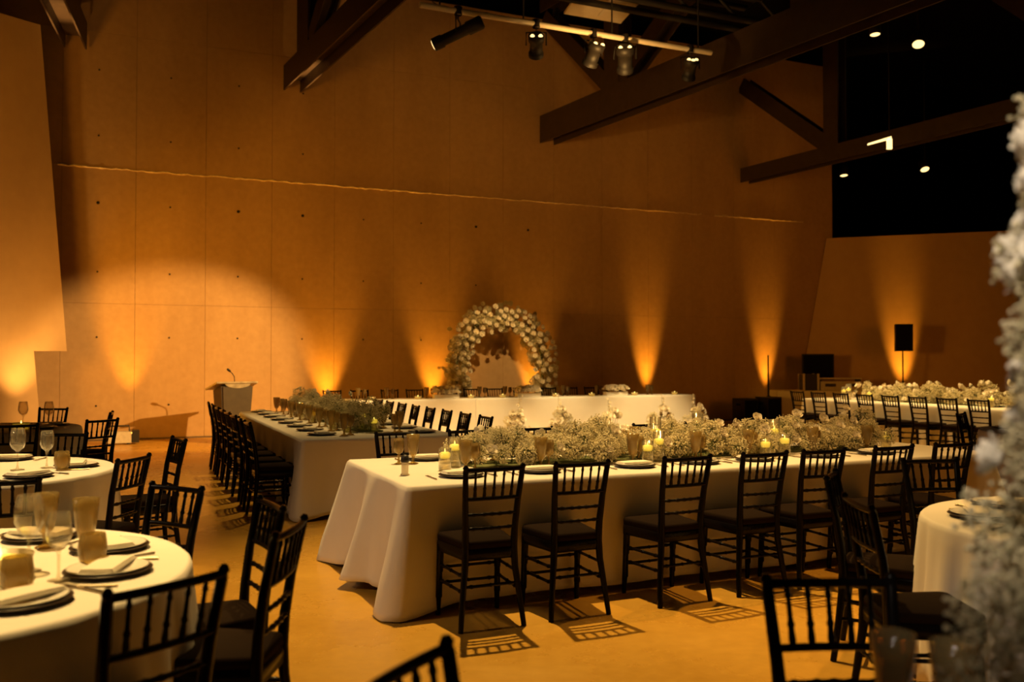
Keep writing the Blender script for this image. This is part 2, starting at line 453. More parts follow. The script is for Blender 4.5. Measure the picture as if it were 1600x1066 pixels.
def stage_light(t, aim, length, rad, label, lamps=1, drop=0.32):
    p = PB + U*t
    root = thing('stage_light', label, 'stage light', p)
    b = MB(); b.lathe([(0.055, -0.06), (0.06, -0.02), (0.06, 0.06), (0.02, 0.075)], 8); link('clamp', b.mesh('clamp', 'gear'), root)
    c = Vector((0, 0, -drop))
    d = (Vector(aim) - (p + c)).normalized()
    side = d.cross(Vector((0, 0, 1))).normalized(); up = side.cross(d)
    b = MB()
    b.tube([Vector((0,0,-0.05)), Vector((0,0,-0.12)), Vector((0,0,-0.13)) + side*(rad + 0.03), c + side*(rad + 0.03)], 0.012, 6)
    b.tube([Vector((0,0,-0.12)), Vector((0,0,-0.13)) - side*(rad + 0.03), c - side*(rad + 0.03)], 0.012, 6)
    link('yoke', b.mesh('yoke', 'gear'), root)
    b = MB()
    L = length
    b.tube([c - d*L*0.5, c - d*L*0.47, c - d*L*0.2, c - d*L*0.18, c + d*L*0.3, c + d*L*0.32, c + d*L*0.5], [rad*0.75, rad, rad, rad*0.8, rad*0.8, rad*0.95, rad*0.95], 12)
    link('body', b.mesh('body', 'gear'), root)
    b = MB()
    b.tube([c + d*(L*0.5 + 0.002), c + d*(L*0.5 + 0.012)], [rad*0.8, rad*0.6], 12); link('lens', b.mesh('lens', 'lens'), root)
    if lamps > 1:
        for k in range(lamps):
            a = PI*(0.2 + 0.6*k/max(1, lamps - 1)) + PI
            q = c - d*(L*0.5) + (side*math.cos(a) + up*math.sin(a))*rad*0.62
            b = MB(); b.tube([q, q - d*0.02], [0.035, 0.02], 8); link('indicator', b.mesh('indicator', 'lens'), root)
    return root
stage_light(0.575, (-4.4, 13.4, 4.7), 0.78, 0.10, 'long black profile spotlight at the left end of the lighting pipe', 1)
stage_light(1.81, (0.36, 19.2, 1.3), 0.36, 0.12, 'black stage light second from left on the lighting pipe', 2)
stage_light(2.775, (-1.1, 17.6, 0.5), 0.36, 0.13, 'black stage light in the middle of the lighting pipe', 2)
stage_light(3.335, (2.4, 18.9, 0.4), 0.42, 0.14, 'black stage light second from right on the lighting pipe', 2)
stage_light(4.54, (2.4, 18.9, 0.4), 0.34, 0.12, 'black stage light with three lamps at the right end of the pipe', 3)
# pale ceiling panel
pa = thing('acoustic_panel', 'pale rectangular panel hung above the lighting pipe', 'panel', (0.9, 15.4, 7.5))
b = MB(); d2 = Vector((0.22, -0.975, 0))
b.prism([(0, 0, 0), U*1.13, U*1.13 + d2*2.6, d2*2.6], (0, 0, 0.04)); link('sheet', b.mesh('sheet', 'panel'), pa)
for q in (U*0.1 + d2*0.1, U*1.03 + d2*0.1, U*1.03 + d2*2.5, U*0.1 + d2*2.5):
    b = MB(); b.tube([q + Vector((0,0,0.04)), q + Vector((0,0,2.4))], 0.008, 5); link('hanger', b.mesh('hanger', 'gear'), pa)
b = MB(); b.box(U*0.62 + d2*0.55 + Vector((0, 0, -0.012)), (0.05, 0.7, 0.02), Matrix.Rotation(R(12), 3, 'Z')); link('rail', b.mesh('rail', 'china'), pa)
spot('panel_fill', (1.5, 12.9, 5.6), (1.4, 14.0, 7.0), 130, GOLD, 130, 0.6, 0.05)  # added bare light, lifts the pipe and the underside of the panel

def ceiling_spot(loc, tilt, rad, label):
    root = thing('downlight', label, 'ceiling light', loc, 0)
    b = MB(); b.lathe([(rad*0.5, 0.30), (rad*1.15, 0.26), (rad*1.2, 0.0), (rad*1.05, -0.01)], 14)
    o = link('housing', b.mesh('housing', 'gear'), root, None, tilt)
    b = MB(); b.lathe([(rad*1.04, 0.0), (rad*0.9, -0.008), (0.001, -0.012)], 14)
    link('lens', b.mesh('lens', 'lens'), root, None, tilt)
    b = MB(); b.tube([(0, 0, 0.2), (0, 0, 9.9 - loc[2])], 0.02, 6); link('stem', b.mesh('stem', 'gear'), root)
ceiling_spot((9.0, 19.7, 8.5), (R(-28), R(14), 0), 0.12, 'large tilted lit spotlight high in the dark right ceiling')
ceiling_spot((7.8, 19.1, 8.5), (R(-6), 0, 0), 0.10, 'small lit spotlight just below the long right truss')
ceiling_spot((9.3, 25.0, 6.68), (R(-10), 0, 0), 0.10, 'small lit spotlight beside the end of the back wall')
ceiling_spot((11.57, 25.0, 6.85), (R(-30), 0, 0), 0.11, 'lit spotlight low in the dark area above right wall')
br = thing('lit_bracket', 'small lit bracket shaped lamp in the dark upper right', 'wall light', (7.35, 17.5, 5.85))
b = MB(); b.prism([(-0.35, 0, -0.12), (0.1, 0, 0.0), (0.1, 0, 0.05), (-0.35, 0, -0.09)], (0, 0.06, 0)); link('arm', b.mesh('arm', 'lens'), br)
b = MB(); b.box((0.07, 0.03, -0.1), (0.09, 0.06, 0.2)); link('head', b.mesh('head', 'lens'), br)
b = MB(); b.tube([(0.07, 0.03, 0.05), (0.07, 0.03, 4.0)], 0.012, 6); link('stem', b.mesh('stem', 'gear'), br)

# ------------------------------------------------------------------ amber uplights on the floor
ub = MB(); ub.box((0, 0, 0.09), (0.2, 0.2, 0.14)); ub.box((0, 0, 0.01), (0.24, 0.16, 0.02)); UP_BODY = ub.mesh('body', 'gear')
ub = MB(); ub.lathe([(0.085, 0.161), (0.08, 0.168), (0.001, 0.17)], 14); UP_LENS = ub.mesh('lens', 'lens_amber')
def uplight(p, aim, watts, angle, label, color=AMBER, blend=0.5):
    root = thing('uplight', label, 'uplight', p, TH)
    link('body', UP_BODY, root); link('lens', UP_LENS, root)
    q = Vector(p) + Vector((0, 0, 0.2))
    spot('uplight_beam', q, aim, watts, color, angle, blend, 0.06)
for (t, off, watts, ang, zc, txt) in (
        (-0.75, 0.45, 380, 40, 2.3, 'amber uplight on the floor at the wall left of the lectern shadow'),
        (2.95, 0.34, 560, 46, 2.1, 'amber uplight at the wall just right of the lectern'),
        (5.25, 0.34, 570, 42, 2.0, 'amber uplight at the wall left of the flower arch'),
        (7.60, 0.34, 570, 42, 2.0, 'amber uplight at the wall inside the flower arch'),
        (10.60, 0.34, 800, 31, 2.0, 'amber uplight at the wall right of the head table'),
        (14.15, 0.34, 800, 31, 2.0, 'amber uplight at the wall between the two subwoofers')):
    uplight(wp(t, 0, off), wp(t, zc, 0.0), watts, ang, txt, AMBER, 1.0)
uplight((9.62, 21.95, 0), (9.85, 22.75, 2.3), 900, 28, 'amber uplight at right wall under the speaker', AMBER, 1.0)
uplight(lw(0.85, 0) - LN*0.5, lw(0.9, 4.2) - LN*0.02, 620, 60, 'amber uplight at the foot of the left wall', GOLD, 1.0)

# ------------------------------------------------------------------ chiavari chair
def chair_meshes():
    P = []
    def rpost(sx):
        b = MB()
        b.tube([(sx*0.190, -0.235, 0.0), (sx*0.174, -0.215, 0.15), (sx*0.152, -0.195, 0.33), (sx*0.146, -0.19, 0.44), (sx*0.149, -0.197, 0.55), (sx*0.158, -0.218, 0.70), (sx*0.170, -0.258, 0.885), (sx*0.171, -0.261, 0.898), (sx*0.1715, -0.263, 0.905), (sx*0.172, -0.266, 0.92)],
               [0.0155, 0.0175, 0.0205, 0.0225, 0.0205, 0.0185, 0.0165, 0.0135, 0.018, 0.009], 8)
        return b.mesh('back_post', 'chair')
    def fleg(sx):
        b = MB()
        b.tube([(sx*0.188, 0.165, 0.0), (sx*0.186, 0.16, 0.10), (sx*0.185, 0.155, 0.11), (sx*0.184, 0.15, 0.25), (sx*0.183, 0.147, 0.26), (sx*0.18, 0.14, 0.42)], [0.0145, 0.0175, 0.0205, 0.0185, 0.0215, 0.0225], 8)
        return b.mesh('front_leg', 'chair')
    for s in (-1, 1):
        P.append(('back_post', rpost(s))); P.append(('front_leg', fleg(s)))
    def bx(z):                          # half width and y of the back at height z
        k = (z - 0.44)/0.48
        return 0.146 + 0.026*k, -0.19 - 0.076*k**1.3
    def rail(z, r, name, knobs):
        hw, y = bx(z); b = MB(); pts, rad = [], []
        n = 20
        for k in range(n + 1):
            x = -hw + 2*hw*k/n
            pts.append((x, y - 0.012*(1 - (x/hw)**2), z))
            rad.append(r*(1.35 if knobs and k in (3, 7, 10, 13, 17) else 1.0))
        b.tube(pts, rad, 7); return (name, b.mesh(name, 'chair'))
    P.append(rail(0.893, 0.0135, 'top_rail', False))
    P.append(rail(0.730, 0.0115, 'back_rail', False))
    P.append(rail(0.640, 0.0090, 'back_rail', True))
    P.append(rail(0.560, 0.0090, 'back_rail', True))
    for k in range(5):
        f = -0.667 + 0.3333*k
        h0, y0 = bx(0.73); h1, y1 = bx(0.893)
        b = MB(); pts, rad = [], []
        for (s, r) in ((0, .008), (.12, .011), (.3, .0085), (.36, .0115), (.42, .008), (.75, .007), (.82, .010), (.9, .007), (1, .007)):
            x0, x1 = f*h0, f*h1
            pts.append((x0 + (x1 - x0)*s, y0 + (y1 - y0)*s - 0.012*(1 - f*f), 0.73 + 0.163*s)); rad.append(r)
        b.tube(pts, rad, 6, False); P.append(('spindle', b.mesh('spindle', 'chair')))
    def stretch(p, q):
        b = MB(); p, q = Vector(p), Vector(q)
        ss = (0, .1, .14, .18, .48, .5, .52, .82, .86, .9, 1)
        rr = (.008, .009, .013, .009, .009, .013, .009, .009, .013, .009, .008)
        b.tube([p.lerp(q, s) for s in ss], rr, 6, False); P.append(('stretcher', b.mesh('stretcher', 'chair')))
    for s in (-1, 1):
        for z in (0.21, 0.30):
            stretch((s*0.184, 0.15, z), (s*(0.164), -0.205, z))
    for z in (0.19, 0.28): stretch((-0.184, 0.152, z), (0.184, 0.152, z))
    stretch((-0.163, -0.205, 0.24), (0.163, -0.205, 0.24))
    def slab(z0, z1, grow, inset, dome, name, m, n=5):
        # seat outline: rounded trapezoid
        b = MB(); out = []
        for (cx, cy, a0) in ((0.16, 0.145, 0), (-0.16, 0.145, 90), (-0.116, -0.165, 180), (0.116, -0.165, 270)):
            for k in range(n + 1):
                a = R(a0 + 90*k/n); out.append((cx + (0.04 + grow)*math.cos(a), cy + (0.04 + grow)*math.sin(a)))
        m_ = len(out); vs = []
        prof = [(0, z0), (0, z0 + (z1 - z0)*0.6), (inset*0.35, z0 + (z1 - z0)*0.9), (inset, z1)]
        if dome: prof += [(0.5, z1 + dome*0.8), (0.98, z1 + dome)]
        for i, (s, z) in enumerate(prof):
            for (x, y) in out: vs.append((x*(1 - s), y*(1 - s) - (0 if s < 0.4 else 0), z))
        fs = []
        for i in range(len(prof) - 1):
            for k in range(m_):
                k2 = (k + 1) % m_; fs.append((i*m_ + k, i*m_ + k2, (i+1)*m_ + k2, (i+1)*m_ + k))
        fs.append(tuple(range(m_))[::-1]); fs.append(tuple((len(prof) - 1)*m_ + k for k in range(m_)))
        b.add(vs, fs, True)
        return (name, b.mesh(name, m))
    P.append(slab(0.382, 0.445, 0.0, 0.03, 0, 'seat_frame', 'chair'))
    P.append(slab(0.446, 0.488, -0.004, 0.05, 0.012, 'seat_cushion', 'cushion'))
    return P
CH = chair_meshes()
def chair(back, facing, label, group):
    """back: plan point of the top of the backrest; facing: heading of the sitter, radians"""
    f = Vector((math.cos(facing), math.sin(facing), 0))
    p = Vector(back) + f*0.265; p.z = 0
    root = thing('chiavari_chair', label, 'chair', p, facing - PI/2, group)
    for (n, me) in CH: link(n, me, root)
    return root

rnd = random.Random(11)
# central table, near side (seen from behind)
NEAR_U = [0.355, 0.905, 1.635, 2.225, 2.71, 3.33, 3.90]
for i, s in enumerate(NEAR_U):
    chair(A + U*s - V*0.485, VA + rnd.uniform(-0.05, 0.05), f'black chiavari chair, {ORD[i]} from left on the near side of central long table', 'chairs along the near side of the central table')
FAR_U = [0.52, 1.15, 1.77, 2.36, 2.95, 3.52, 4.15]
for i, s in enumerate(FAR_U):
    chair(A + U*s + V*(1.52 + 0.52), VA + PI + rnd.uniform(-0.05, 0.05), f'black chiavari chair, {ORD[i]} from left on the far side of central long table', 'chairs along the far side of the central table')
# left table
T2L = [0.45 + 0.60*k for k in range(8)]
for i, s in enumerate(T2L):
    chair(B + V*s - U*0.45, UA + rnd.uniform(-0.06, 0.06), f'black chiavari chair, {ORD[i]} from the front on left side of left long table', 'chairs along the left side of the left table')
T2R = [0.32 + 0.615*k for k in range(8)]
for i, s in enumerate(T2R):
    chair(B + V*s + U*(1.52 + 0.45), UA + PI + rnd.uniform(-0.06, 0.06), f'black chiavari chair, {ORD[i]} from the front on right side of left long table', 'chairs along the right side of the left table')
# head table: backs against the wall
HW = 0.76
def on_line(P0, d, px):
    k = (px - 800)/1400.0
    return (k*P0.y - P0.x)/(d.x - k*d.y)
H0 = C + V*(HW + 0.43)
HEAD_T = [-7.62, -7.08, -6.47, -5.95, -5.22, -4.72, -4.2, -3.6, -2.95, -2.43, -1.9, -1.35]
for i, s in enumerate(HEAD_T):
    chair(H0 + U*s, VA + PI, f'black chiavari chair, {ORD[i]} from left behind the head table', 'chairs behind the head table')
# rear right table
T4 = [0.35 + 0.56*k for k in range(8)]
for i, s in enumerate(T4):
    chair(E4 - V*s - U*0.45, UA + rnd.uniform(-0.05, 0.05), f'black chiavari chair, {ORD[i]} from left along the rear right long table', 'chairs along the rear right table')
# loose chairs at the round tables: plan point of the back, heading, label
def toward(p, q): return math.atan2(q[1] - p[1], q[0] - p[0])
T7c, T8c, T9c, T6c, T5c, T10c = (-2.07, 3.07), (-3.65, 6.0), (-5.7, 9.8), (2.70, 4.10), (5.85, 9.3), (1.02, 1.30)
GL = 'chairs around the left round tables'
GR = 'chairs around the right round tables'
for (p, h, txt, grp) in (
    ((-0.92, 2.42), R(143), 'black chiavari chair in the foreground, its back overlapping the front left round table', GL),
    ((-1.0, 3.74), R(211), 'black chiavari chair seen nearly edge-on behind the foreground chairs, right of front left table', GL),
    ((-0.79, 3.22), R(177), 'black chiavari chair seen edge-on at right side of front left round table', GL),
    ((-1.58, 4.24), R(240), 'black chiavari chair facing us behind the front left round table', GL),
    ((-2.30, 5.47), R(172), 'black chiavari chair at the right side of the second left round table', GL),
    ((-2.52, 6.80), R(216), 'narrow-looking black chiavari chair behind and right of second left round table', GL),
    ((-3.62, 7.28), R(272), 'black chiavari chair facing us at the far side of second left round table', GL),
    ((-2.52, 4.42), R(112), 'black chiavari chair between the front and second left round tables', GL),
    ((-4.55, 8.25), R(122), 'black chiavari chair at near side of farthest left round table', GL),
    ((-4.08, 8.95), R(150), 'black chiavari chair right of the farthest left round table, nearer of two', GL),
    ((-4.55, 10.2), R(200), 'black chiavari chair right of the farthest left round table, farther of two', GL),
    ((-5.67, 11.1), R(270), 'black chiavari chair at far side of the farthest left round table', GL),
    ((-0.215, 1.75), R(-26), 'black chiavari chair cut by the bottom edge of the picture, centre foreground', GR),
    ((0.86, 2.45), R(272), 'black chiavari chair in right foreground with its back to the open floor', GR),
    ((1.45, 3.78), R(-3), 'black chiavari chair pulled up left of the front right round table', GR),
    ((1.66, 4.68), R(-27), 'black chiavari chair seen edge-on at far left of front right round table', GR),
    ((2.50, 5.38), R(278), 'black chiavari chair facing us behind the front right round table', GR),
    ((5.00, 10.0), R(-40), 'black chiavari chair behind the rear right round table', GR),
    ):
    chair((p[0], p[1], 0), h, txt, grp)

# ------------------------------------------------------------------ tables and cloths
def rect_table(name_label, origin, lu, lv, ang):
    root = thing('banquet_table', name_label, 'table', origin, ang)
    b = MB(); b.box((lu/2, lv/2, 0.728), (lu - 0.03, lv - 0.03, 0.03)); link('tabletop', b.mesh('tabletop', 'woodlight'), root)
    for x in (0.25, lu - 0.25):
        for y in (0.2, lv - 0.2):
            b = MB(); b.tube([(x, y, 0.0), (x, y, 0.713)], 0.018, 6); link('leg', b.mesh('leg', 'gear'), root)
def round_table(name_label, c, rad):
    root = thing('round_table', name_label, 'table', (c[0], c[1], 0))
    b = MB(); b.lathe([(0.001, 0.713), (rad - 0.02, 0.713), (rad - 0.015, 0.728), (rad - 0.02, 0.742), (0.001, 0.742)], 32); link('tabletop', b.mesh('tabletop', 'woodlight'), root)
    for k in range(4):
        a = PI/4 + k*PI/2; x, y = 0.4*math.cos(a), 0.4*math.sin(a)
        b = MB(); b.tube([(x, y, 0.0), (x, y, 0.713)], 0.018, 6); link('leg', b.mesh('leg', 'gear'), root)

def rect_cloth(label, origin, lu, lv, ang, flare_ends=True, folds=1.0, hem=0.05, seams=(), seed=1, midfold=True, flare=1.0, group=None):
    """cloth to the floor: rounded edge, corner cones flaring outwards, soft folds"""
    rr = random.Random(seed)
    # perimeter samples (position, normal, corner weight)
    per = []
    def side(p0, d, n, L, endside):
        cnt = max(10, int(L/0.035))
        for k in range(cnt):
            s = L*k/cnt
            wc = math.exp(-(s/0.17)**2) + math.exp(-((L - s)/0.17)**2)
            wm = math.exp(-((s - L/2)/0.13)**2) if (endside and midfold) else 0
            ws = 0
            if not endside:
                for q in seams: ws += math.exp(-((s - q)/0.05)**2)
            per.append((p0 + d*s, n, wc, wm, endside, s, ws, L))
    X, Y = Vector((1, 0, 0)), Vector((0, 1, 0))
    side(Vector((0, 0, 0)), X, -Y, lu, False)
    side(Vector((lu, 0, 0)), Y, X, lv, True)
    side(Vector((lu, lv, 0)), -X, Y, lu, False)
    side(Vector((0, lv, 0)), -Y, -X, lv, True)
    N = len(per)
    ph = [rr.uniform(0, 6.28) for _ in range(4)]
    hs = [0, 0.015, 0.05, 0.12, 0.25, 0.4, 0.55, 0.7, 0.85, 0.95, 1.0]
    vs, fs = [], []
    # corner normals blended
    for lvl, h in enumerate(hs):
        for i, (p, n, wc, wm, es, s, ws, L) in enumerate(per):
            nn = n
            if wc > 0.02:
                # bend the normal towards the diagonal near a corner
                c = Vector((lu/2, lv/2, 0)); diag = Vector((1 if p.x > lu/2 else -1, 1 if p.y > lv/2 else -1, 0)).normalized()
                nn = (n*(1 - 0.75*min(1, wc)) + diag*0.75*min(1, wc))
            amp = 0.012 + 0.022*h
            fold = amp*h*folds*(math.sin(s*9.0 + ph[0]) + 0.6*math.sin(s*17 + ph[1]) + 0.4*math.sin(s*31 + ph[2]))
            out = 0.008*min(1, h/0.03) + fold*(0.18 if not es else 1.0) + flare*(wc*0.17*h + wm*0.15*h + (0.05*h if es else 0.0)) - ws*0.01*h
            z = 0.757 - (0.757 - hem)*h
            if h == 1.0 or h == 0.95: z += (0.010*math.sin(s*5 + ph[3]))*(1 if es else 0.6) - (hem - 0.012)*min(1, wc)*(1 if h == 1.0 else 0.8)
            if lvl == 0: out = -0.012; z = 0.760
            q = p + nn*out
            vs.append((q.x, q.y, max(0.006, z)))
    for l in range(len(hs) - 1):
        for i in range(N):
            i2 = (i + 1) % N
            fs.append((l*N + i2, l*N + i, (l+1)*N + i, (l+1)*N + i2))
    b = MB(); b.add(vs, fs, True)
    b.add([vs[i] for i in range(N)], [tuple(range(N))], False)
    o = link('tablecloth', b.mesh('tablecloth', 'cloth'), None, origin, (0, 0, ang))
    m = o.modifiers.new('thick', 'SOLIDIFY'); m.thickness = 0.003; m.offset = -1
    return tag(o, label, 'tablecloth', group)

def round_cloth(label, c, rad, nf=13, seed=1, amp=0.05):
    rr = random.Random(seed)
    ph = rr.uniform(0, 6.28); ph2 = rr.uniform(0, 6.28)
    N = 168
    hs = [0, 0.012, 0.04, 0.12, 0.25, 0.45, 0.65, 0.85, 1.0]
    vs, fs = [], []
    for l, h in enumerate(hs):
        for i in range(N):
            a = 2*PI*i/N
            f = 1.3*(abs(math.sin(nf*a*0.5 + ph + 0.5*math.sin(3*a + ph2)))**0.8 - 0.55) + 0.35*math.sin((nf*2 - 5)*a + ph2)
            out = rad + 0.008*min(1, h/0.03) + amp*(h**0.8)*f + 0.05*h
            z = 0.757 - 0.745*h
            if l == 0: out, z = rad - 0.012, 0.760
            vs.append((out*math.cos(a), out*math.sin(a), z))
    for l in range(len(hs) - 1):
        for i in range(N):
            i2 = (i + 1) % N
            fs.append((l*N + i2, l*N + i, (l+1)*N + i, (l+1)*N + i2))
    b = MB(); b.add(vs, fs, True); b.add(vs[:N], [tuple(range(N))])
    o = link('tablecloth', b.mesh('tablecloth', 'cloth'), None, (c[0], c[1], 0))
    m = o.modifiers.new('thick', 'SOLIDIFY'); m.thickness = 0.003; m.offset = -1
    return tag(o, label, 'tablecloth')

rect_table('long double-width banquet table in the centre under white cloth', A, 4.88, 1.52, TH)
rect_cloth('white floor-length cloth on the central long table with flaring corner folds', A, 4.88, 1.52, TH, seams=(2.44,), seed=3)
rect_table('long double-width banquet table at left under white cloth', B, 1.52, 4.88, TH)
rect_cloth('white floor-length cloth on the left long table lined with goblets', B, 1.52, 4.88, TH, seams=(), seed=5, midfold=False, flare=0.7)
HO = C - U*7.5
rect_table('long head table in front of the flower arch under white cloth', HO, 7.5, HW, TH)
rect_cloth('bright white cloth on left part of head table', HO, 2.42, HW, TH, seed=7, folds=0.4, midfold=False, flare=0.03)
rect_cloth('bright white cloth on right part of head table before the arch', C - U*5.06, 5.06, HW, TH, seed=8, folds=0.4, midfold=False, flare=0.06)
EO = E4 - V*4.88
rect_table('long banquet table at rear right under white cloth', EO, 1.2, 4.88, TH)
rect_cloth('white cloth on the rear right long table behind its row of chairs', EO, 1.2, 4.88, TH, seed=9, folds=0.6, midfold=False, flare=0.5)
DJ = Vector((6.45, 21.75, 0))
rect_table('narrow equipment table by the back wall under white cloth', DJ, 2.2, 0.7, R(0))
rect_cloth('white cloth on the equipment table beside the subwoofers', DJ, 2.2, 0.7, R(0), seed=10, folds=0.5, midfold=False, flare=0.1)
for (c, rad, txt, sd) in ((T7c, 0.915, 'front left', 1), (T8c, 0.915, 'second left', 2), (T9c, 0.9, 'farthest left', 3), (T6c, 0.76, 'front right', 4), (T5c, 0.9, 'rear right', 5), (T10c, 0.74, 'nearest right', 6)):
    round_table(f'round banquet table at {txt} under white cloth', c, rad)
    round_cloth(f'white floor-length cloth draped on the {txt} round table', c, rad, 18, sd)

# ------------------------------------------------------------------ flowers
def rose_mesh(seed):
    rr = random.Random(seed); b = MB()
    def petal(a, r, hgt, w, open_):
        nu, nv = 3, 3; vs = []
        for j in range(nv + 1):
            v = j/nv
            for i in range(nu + 1):
                u = (i/nu - 0.5)*2
                ang = a + u*w*(0.65 + 0.35*math.sin(PI*min(1, v + 0.25)))
                rad = r*(0.35 + 0.65*math.sin(PI*0.5*min(1, v*1.25))) + open_*v*v - 0.05*r*u*u
                z = hgt*(v - 0.18*u*u*v) - 0.3
                vs.append((rad*math.cos(ang), rad*math.sin(ang), z))
        fs = [(j*(nu+1) + i, j*(nu+1) + i + 1, (j+1)*(nu+1) + i + 1, (j+1)*(nu+1) + i) for j in range(nv) for i in range(nu)]
        b.add(vs, fs, True)
    for ring, (n, r, h, w, op) in enumerate(((3, 0.18, 1.05, 1.1, 0.0), (4, 0.36, 1.0, 0.9, 0.04), (5, 0.56, 0.9, 0.75, 0.12), (6, 0.74, 0.72, 0.68, 0.26))):
        for k in range(n): petal(2*PI*k/n + ring*0.5 + rr.uniform(-.15, .15), r, h*rr.uniform(.92, 1.08), w, op*rr.uniform(.7, 1.2))
    b.lathe([(0.0, -0.3), (0.45, -0.25), (0.5, 0.1), (0.2, 0.45), (0.0, 0.5)], 8)
    return b.mesh('rose', 'rose')
ROSES = [rose_mesh(k) for k in range(3)]
def breath_mesh(seed, n, r0, br, green=0.0, second='stem'):
    """a cloud of gypsophila: tiny blossoms on thin branching stems (unit ball radius r0)"""
    rr = random.Random(seed); b = MB()
    for k in range(n):
        d = Vector((rr.gauss(0, 1), rr.gauss(0, 1), rr.gauss(0, 1))).normalized()
        rad = r0*(rr.uniform(0.45, 1.0)**0.5)*rr.choice((1, 1, 1, 1.12))
        p = d*rad
        s = br*rr.uniform(0.6, 1.25)
        rot = Euler((rr.uniform(0, 6), rr.uniform(0, 6), 0)).to_matrix()
        o = [p + rot @ Vector(q)*s for q in ((1,0,0),(-1,0,0),(0,1,0),(0,-1,0),(0,0,1),(0,0,-1))]
        b.cur = 1 if rr.random() < green else 0
        b.add(o, [(0,2,4),(2,1,4),(1,3,4),(3,0,4),(2,0,5),(1,2,5),(3,1,5),(0,3,5)])
        if k % 4 == 0:
            b.cur = 1
            q = p*0.15; sd = d.cross(Vector((0.3, 0.5, 0.8))).normalized()*0.0016
            b.add([q - sd, q + sd, p + sd*0.6, p - sd*0.6], [(0, 1, 2, 3)])
    b.cur = 0
    return b.mesh('baby_breath', 'breath', second)
BREATH = [breath_mesh(20 + k, 330, 0.078, 0.0062) for k in range(3)]
BREATH_FAR = [breath_mesh(30 + k, 150, 0.10, 0.012) for k in range(3)]
BREATH_ARCH = [breath_mesh(50 + k, 170, 0.10, 0.013, 0.75, 'sage') for k in range(3)]
BREATH_NEAR = [breath_mesh(40 + k, 330, 0.078, 0.0055, 0.3, 'sage') for k in range(2)]

def add_rose(root, p, n, s, rr):
    """n: facing direction"""
    q = Vector(n).normalized().to_track_quat('Z', 'Y').to_euler()
    link('rose', rr.choice(ROSES), root, p, q, s)
def add_breath(root, p, s, rr, pool=BREATH):
    stuff(link('baby_breath', rr.choice(pool), root, p, (rr.uniform(0, 6), rr.uniform(0, 6), rr.uniform(0, 6)), s))
def stems(root, pts):
    b = MB()
    for (p, q) in pts: b.tube([p, Vector(p).lerp(Vector(q), 0.5) + Vector((0, 0, 0.02)), q], 0.003, 4, False)
    stuff(link('stems', b.mesh('stems', 'stem'), root))

def runner(label, origin, ang, x0, x1, yc, half, hgt, n, nr, seed, pool=BREATH, size=1.0, rose_s=0.042):
    rr = random.Random(seed)
    root = thing('floral_runner', label, 'flower arrangement', origin, ang)
    st = []
    for k in range(n):
        x = x0 + (x1 - x0)*(k + rr.random())/n
        lump = 0.80 + 0.20*math.sin(x*7.3 + seed) + 0.10*math.sin(x*15)
        y = rr.uniform(-1, 1)
        zmax = hgt*lump*(1 - 0.55*y*y)
        z = 0.76 + 0.075*size + (zmax - 0.10*size)*rr.random()**0.75
        add_breath(root, (x, yc + y*half, max(0.76 + 0.08*size, z)), size*rr.uniform(0.75, 1.15), rr, pool)
        if k % 2 == 0: st.append(((x + rr.uniform(-.05, .05), yc + y*half*0.4, 0.775), (x, yc + y*half, z)))
    stems(root, st)
    for k in range(nr):
        x = x0 + (x1 - x0)*(k + rr.random())/nr
        y = rr.choice((-1, -0.8, -0.5, 0.2, 0.7)); z = 0.76 + 0.06 + rr.random()*hgt*(0.35 + 0.6*(1 - y*y))
        add_rose(root, (x, yc + y*half*1.12, z), (rr.uniform(-.4, .4), -1 if y < 0.3 else 0.7, rr.uniform(0.2, 1.0)), rose_s*rr.uniform(0.8, 1.2), rr)
    b = MB(); L = x1 - x0
    b.box(((x0 + x1)/2, yc, 0.768), (L - 0.1, half*1.2, 0.012)); link('tray', b.mesh('tray', 'stem'), root)
    return root
runner('long runner of baby\'s breath and white roses down the central table', A, TH, 0.62, 4.32, 0.76, 0.29, 0.295, 240, 52, 2)
# left table: the runner is laid along V, so turn its frame
runner('long runner of baby\'s breath and white roses down the left table', B + U*1.52, TH + PI/2, 0.55, 4.4, 0.72, 0.22, 0.34, 110, 22, 3, BREATH, 1.15)
runner('long runner of white roses and baby\'s breath down the rear right table', EO + U*1.2, TH + PI/2, 0.3, 4.0, 0.6, 0.26, 0.34, 90, 60, 4, BREATH_FAR, 1.0, 0.062)

# flower arch in front of the back wall
rr = random.Random(9)
AC = wp(6.58, 0, 0.58)
arch = thing('flower_arch', 'round arch of white roses and baby\'s breath behind the head table', 'flower arch', AC, TH)
def arch_pt(s, rad):
    """s 0..1 along the arch from left foot to right foot, rad offset from its centre line"""
    rw, sp = 1.00, 1.42                       # half width, spring height
    Ltot = 2*sp + PI*rw*0.98
    d = s*Ltot
    if d < sp: return Vector((-rw - rad, 0, d)), Vector((-1, 0, 0))
    if d > Ltot - sp: return Vector((rw + rad, 0, Ltot - d)), Vector((1, 0, 0))
    a = PI*(1 - (d - sp)/(Ltot - 2*sp)); r = rw + rad
    return Vector((r*math.cos(a), 0, sp + r*math.sin(a)*0.98)), Vector((math.cos(a), 0, math.sin(a)))
b = MB(); b.tube([arch_pt(k/40, 0.0)[0] + Vector((0, 0, 0.0)) for k in range(41)], 0.03, 8); link('frame', b.mesh('frame', 'stem'), arch)
for k in range(170):
    s = (k + rr.random())/170
    p, n = arch_pt(s, rr.uniform(-0.20, 0.22))
    p.y += rr.uniform(-0.17, 0.15); p.z = max(0.12, p.z)
    add_breath(arch, p, rr.uniform(0.8, 1.25), rr, BREATH_ARCH)
placed = []
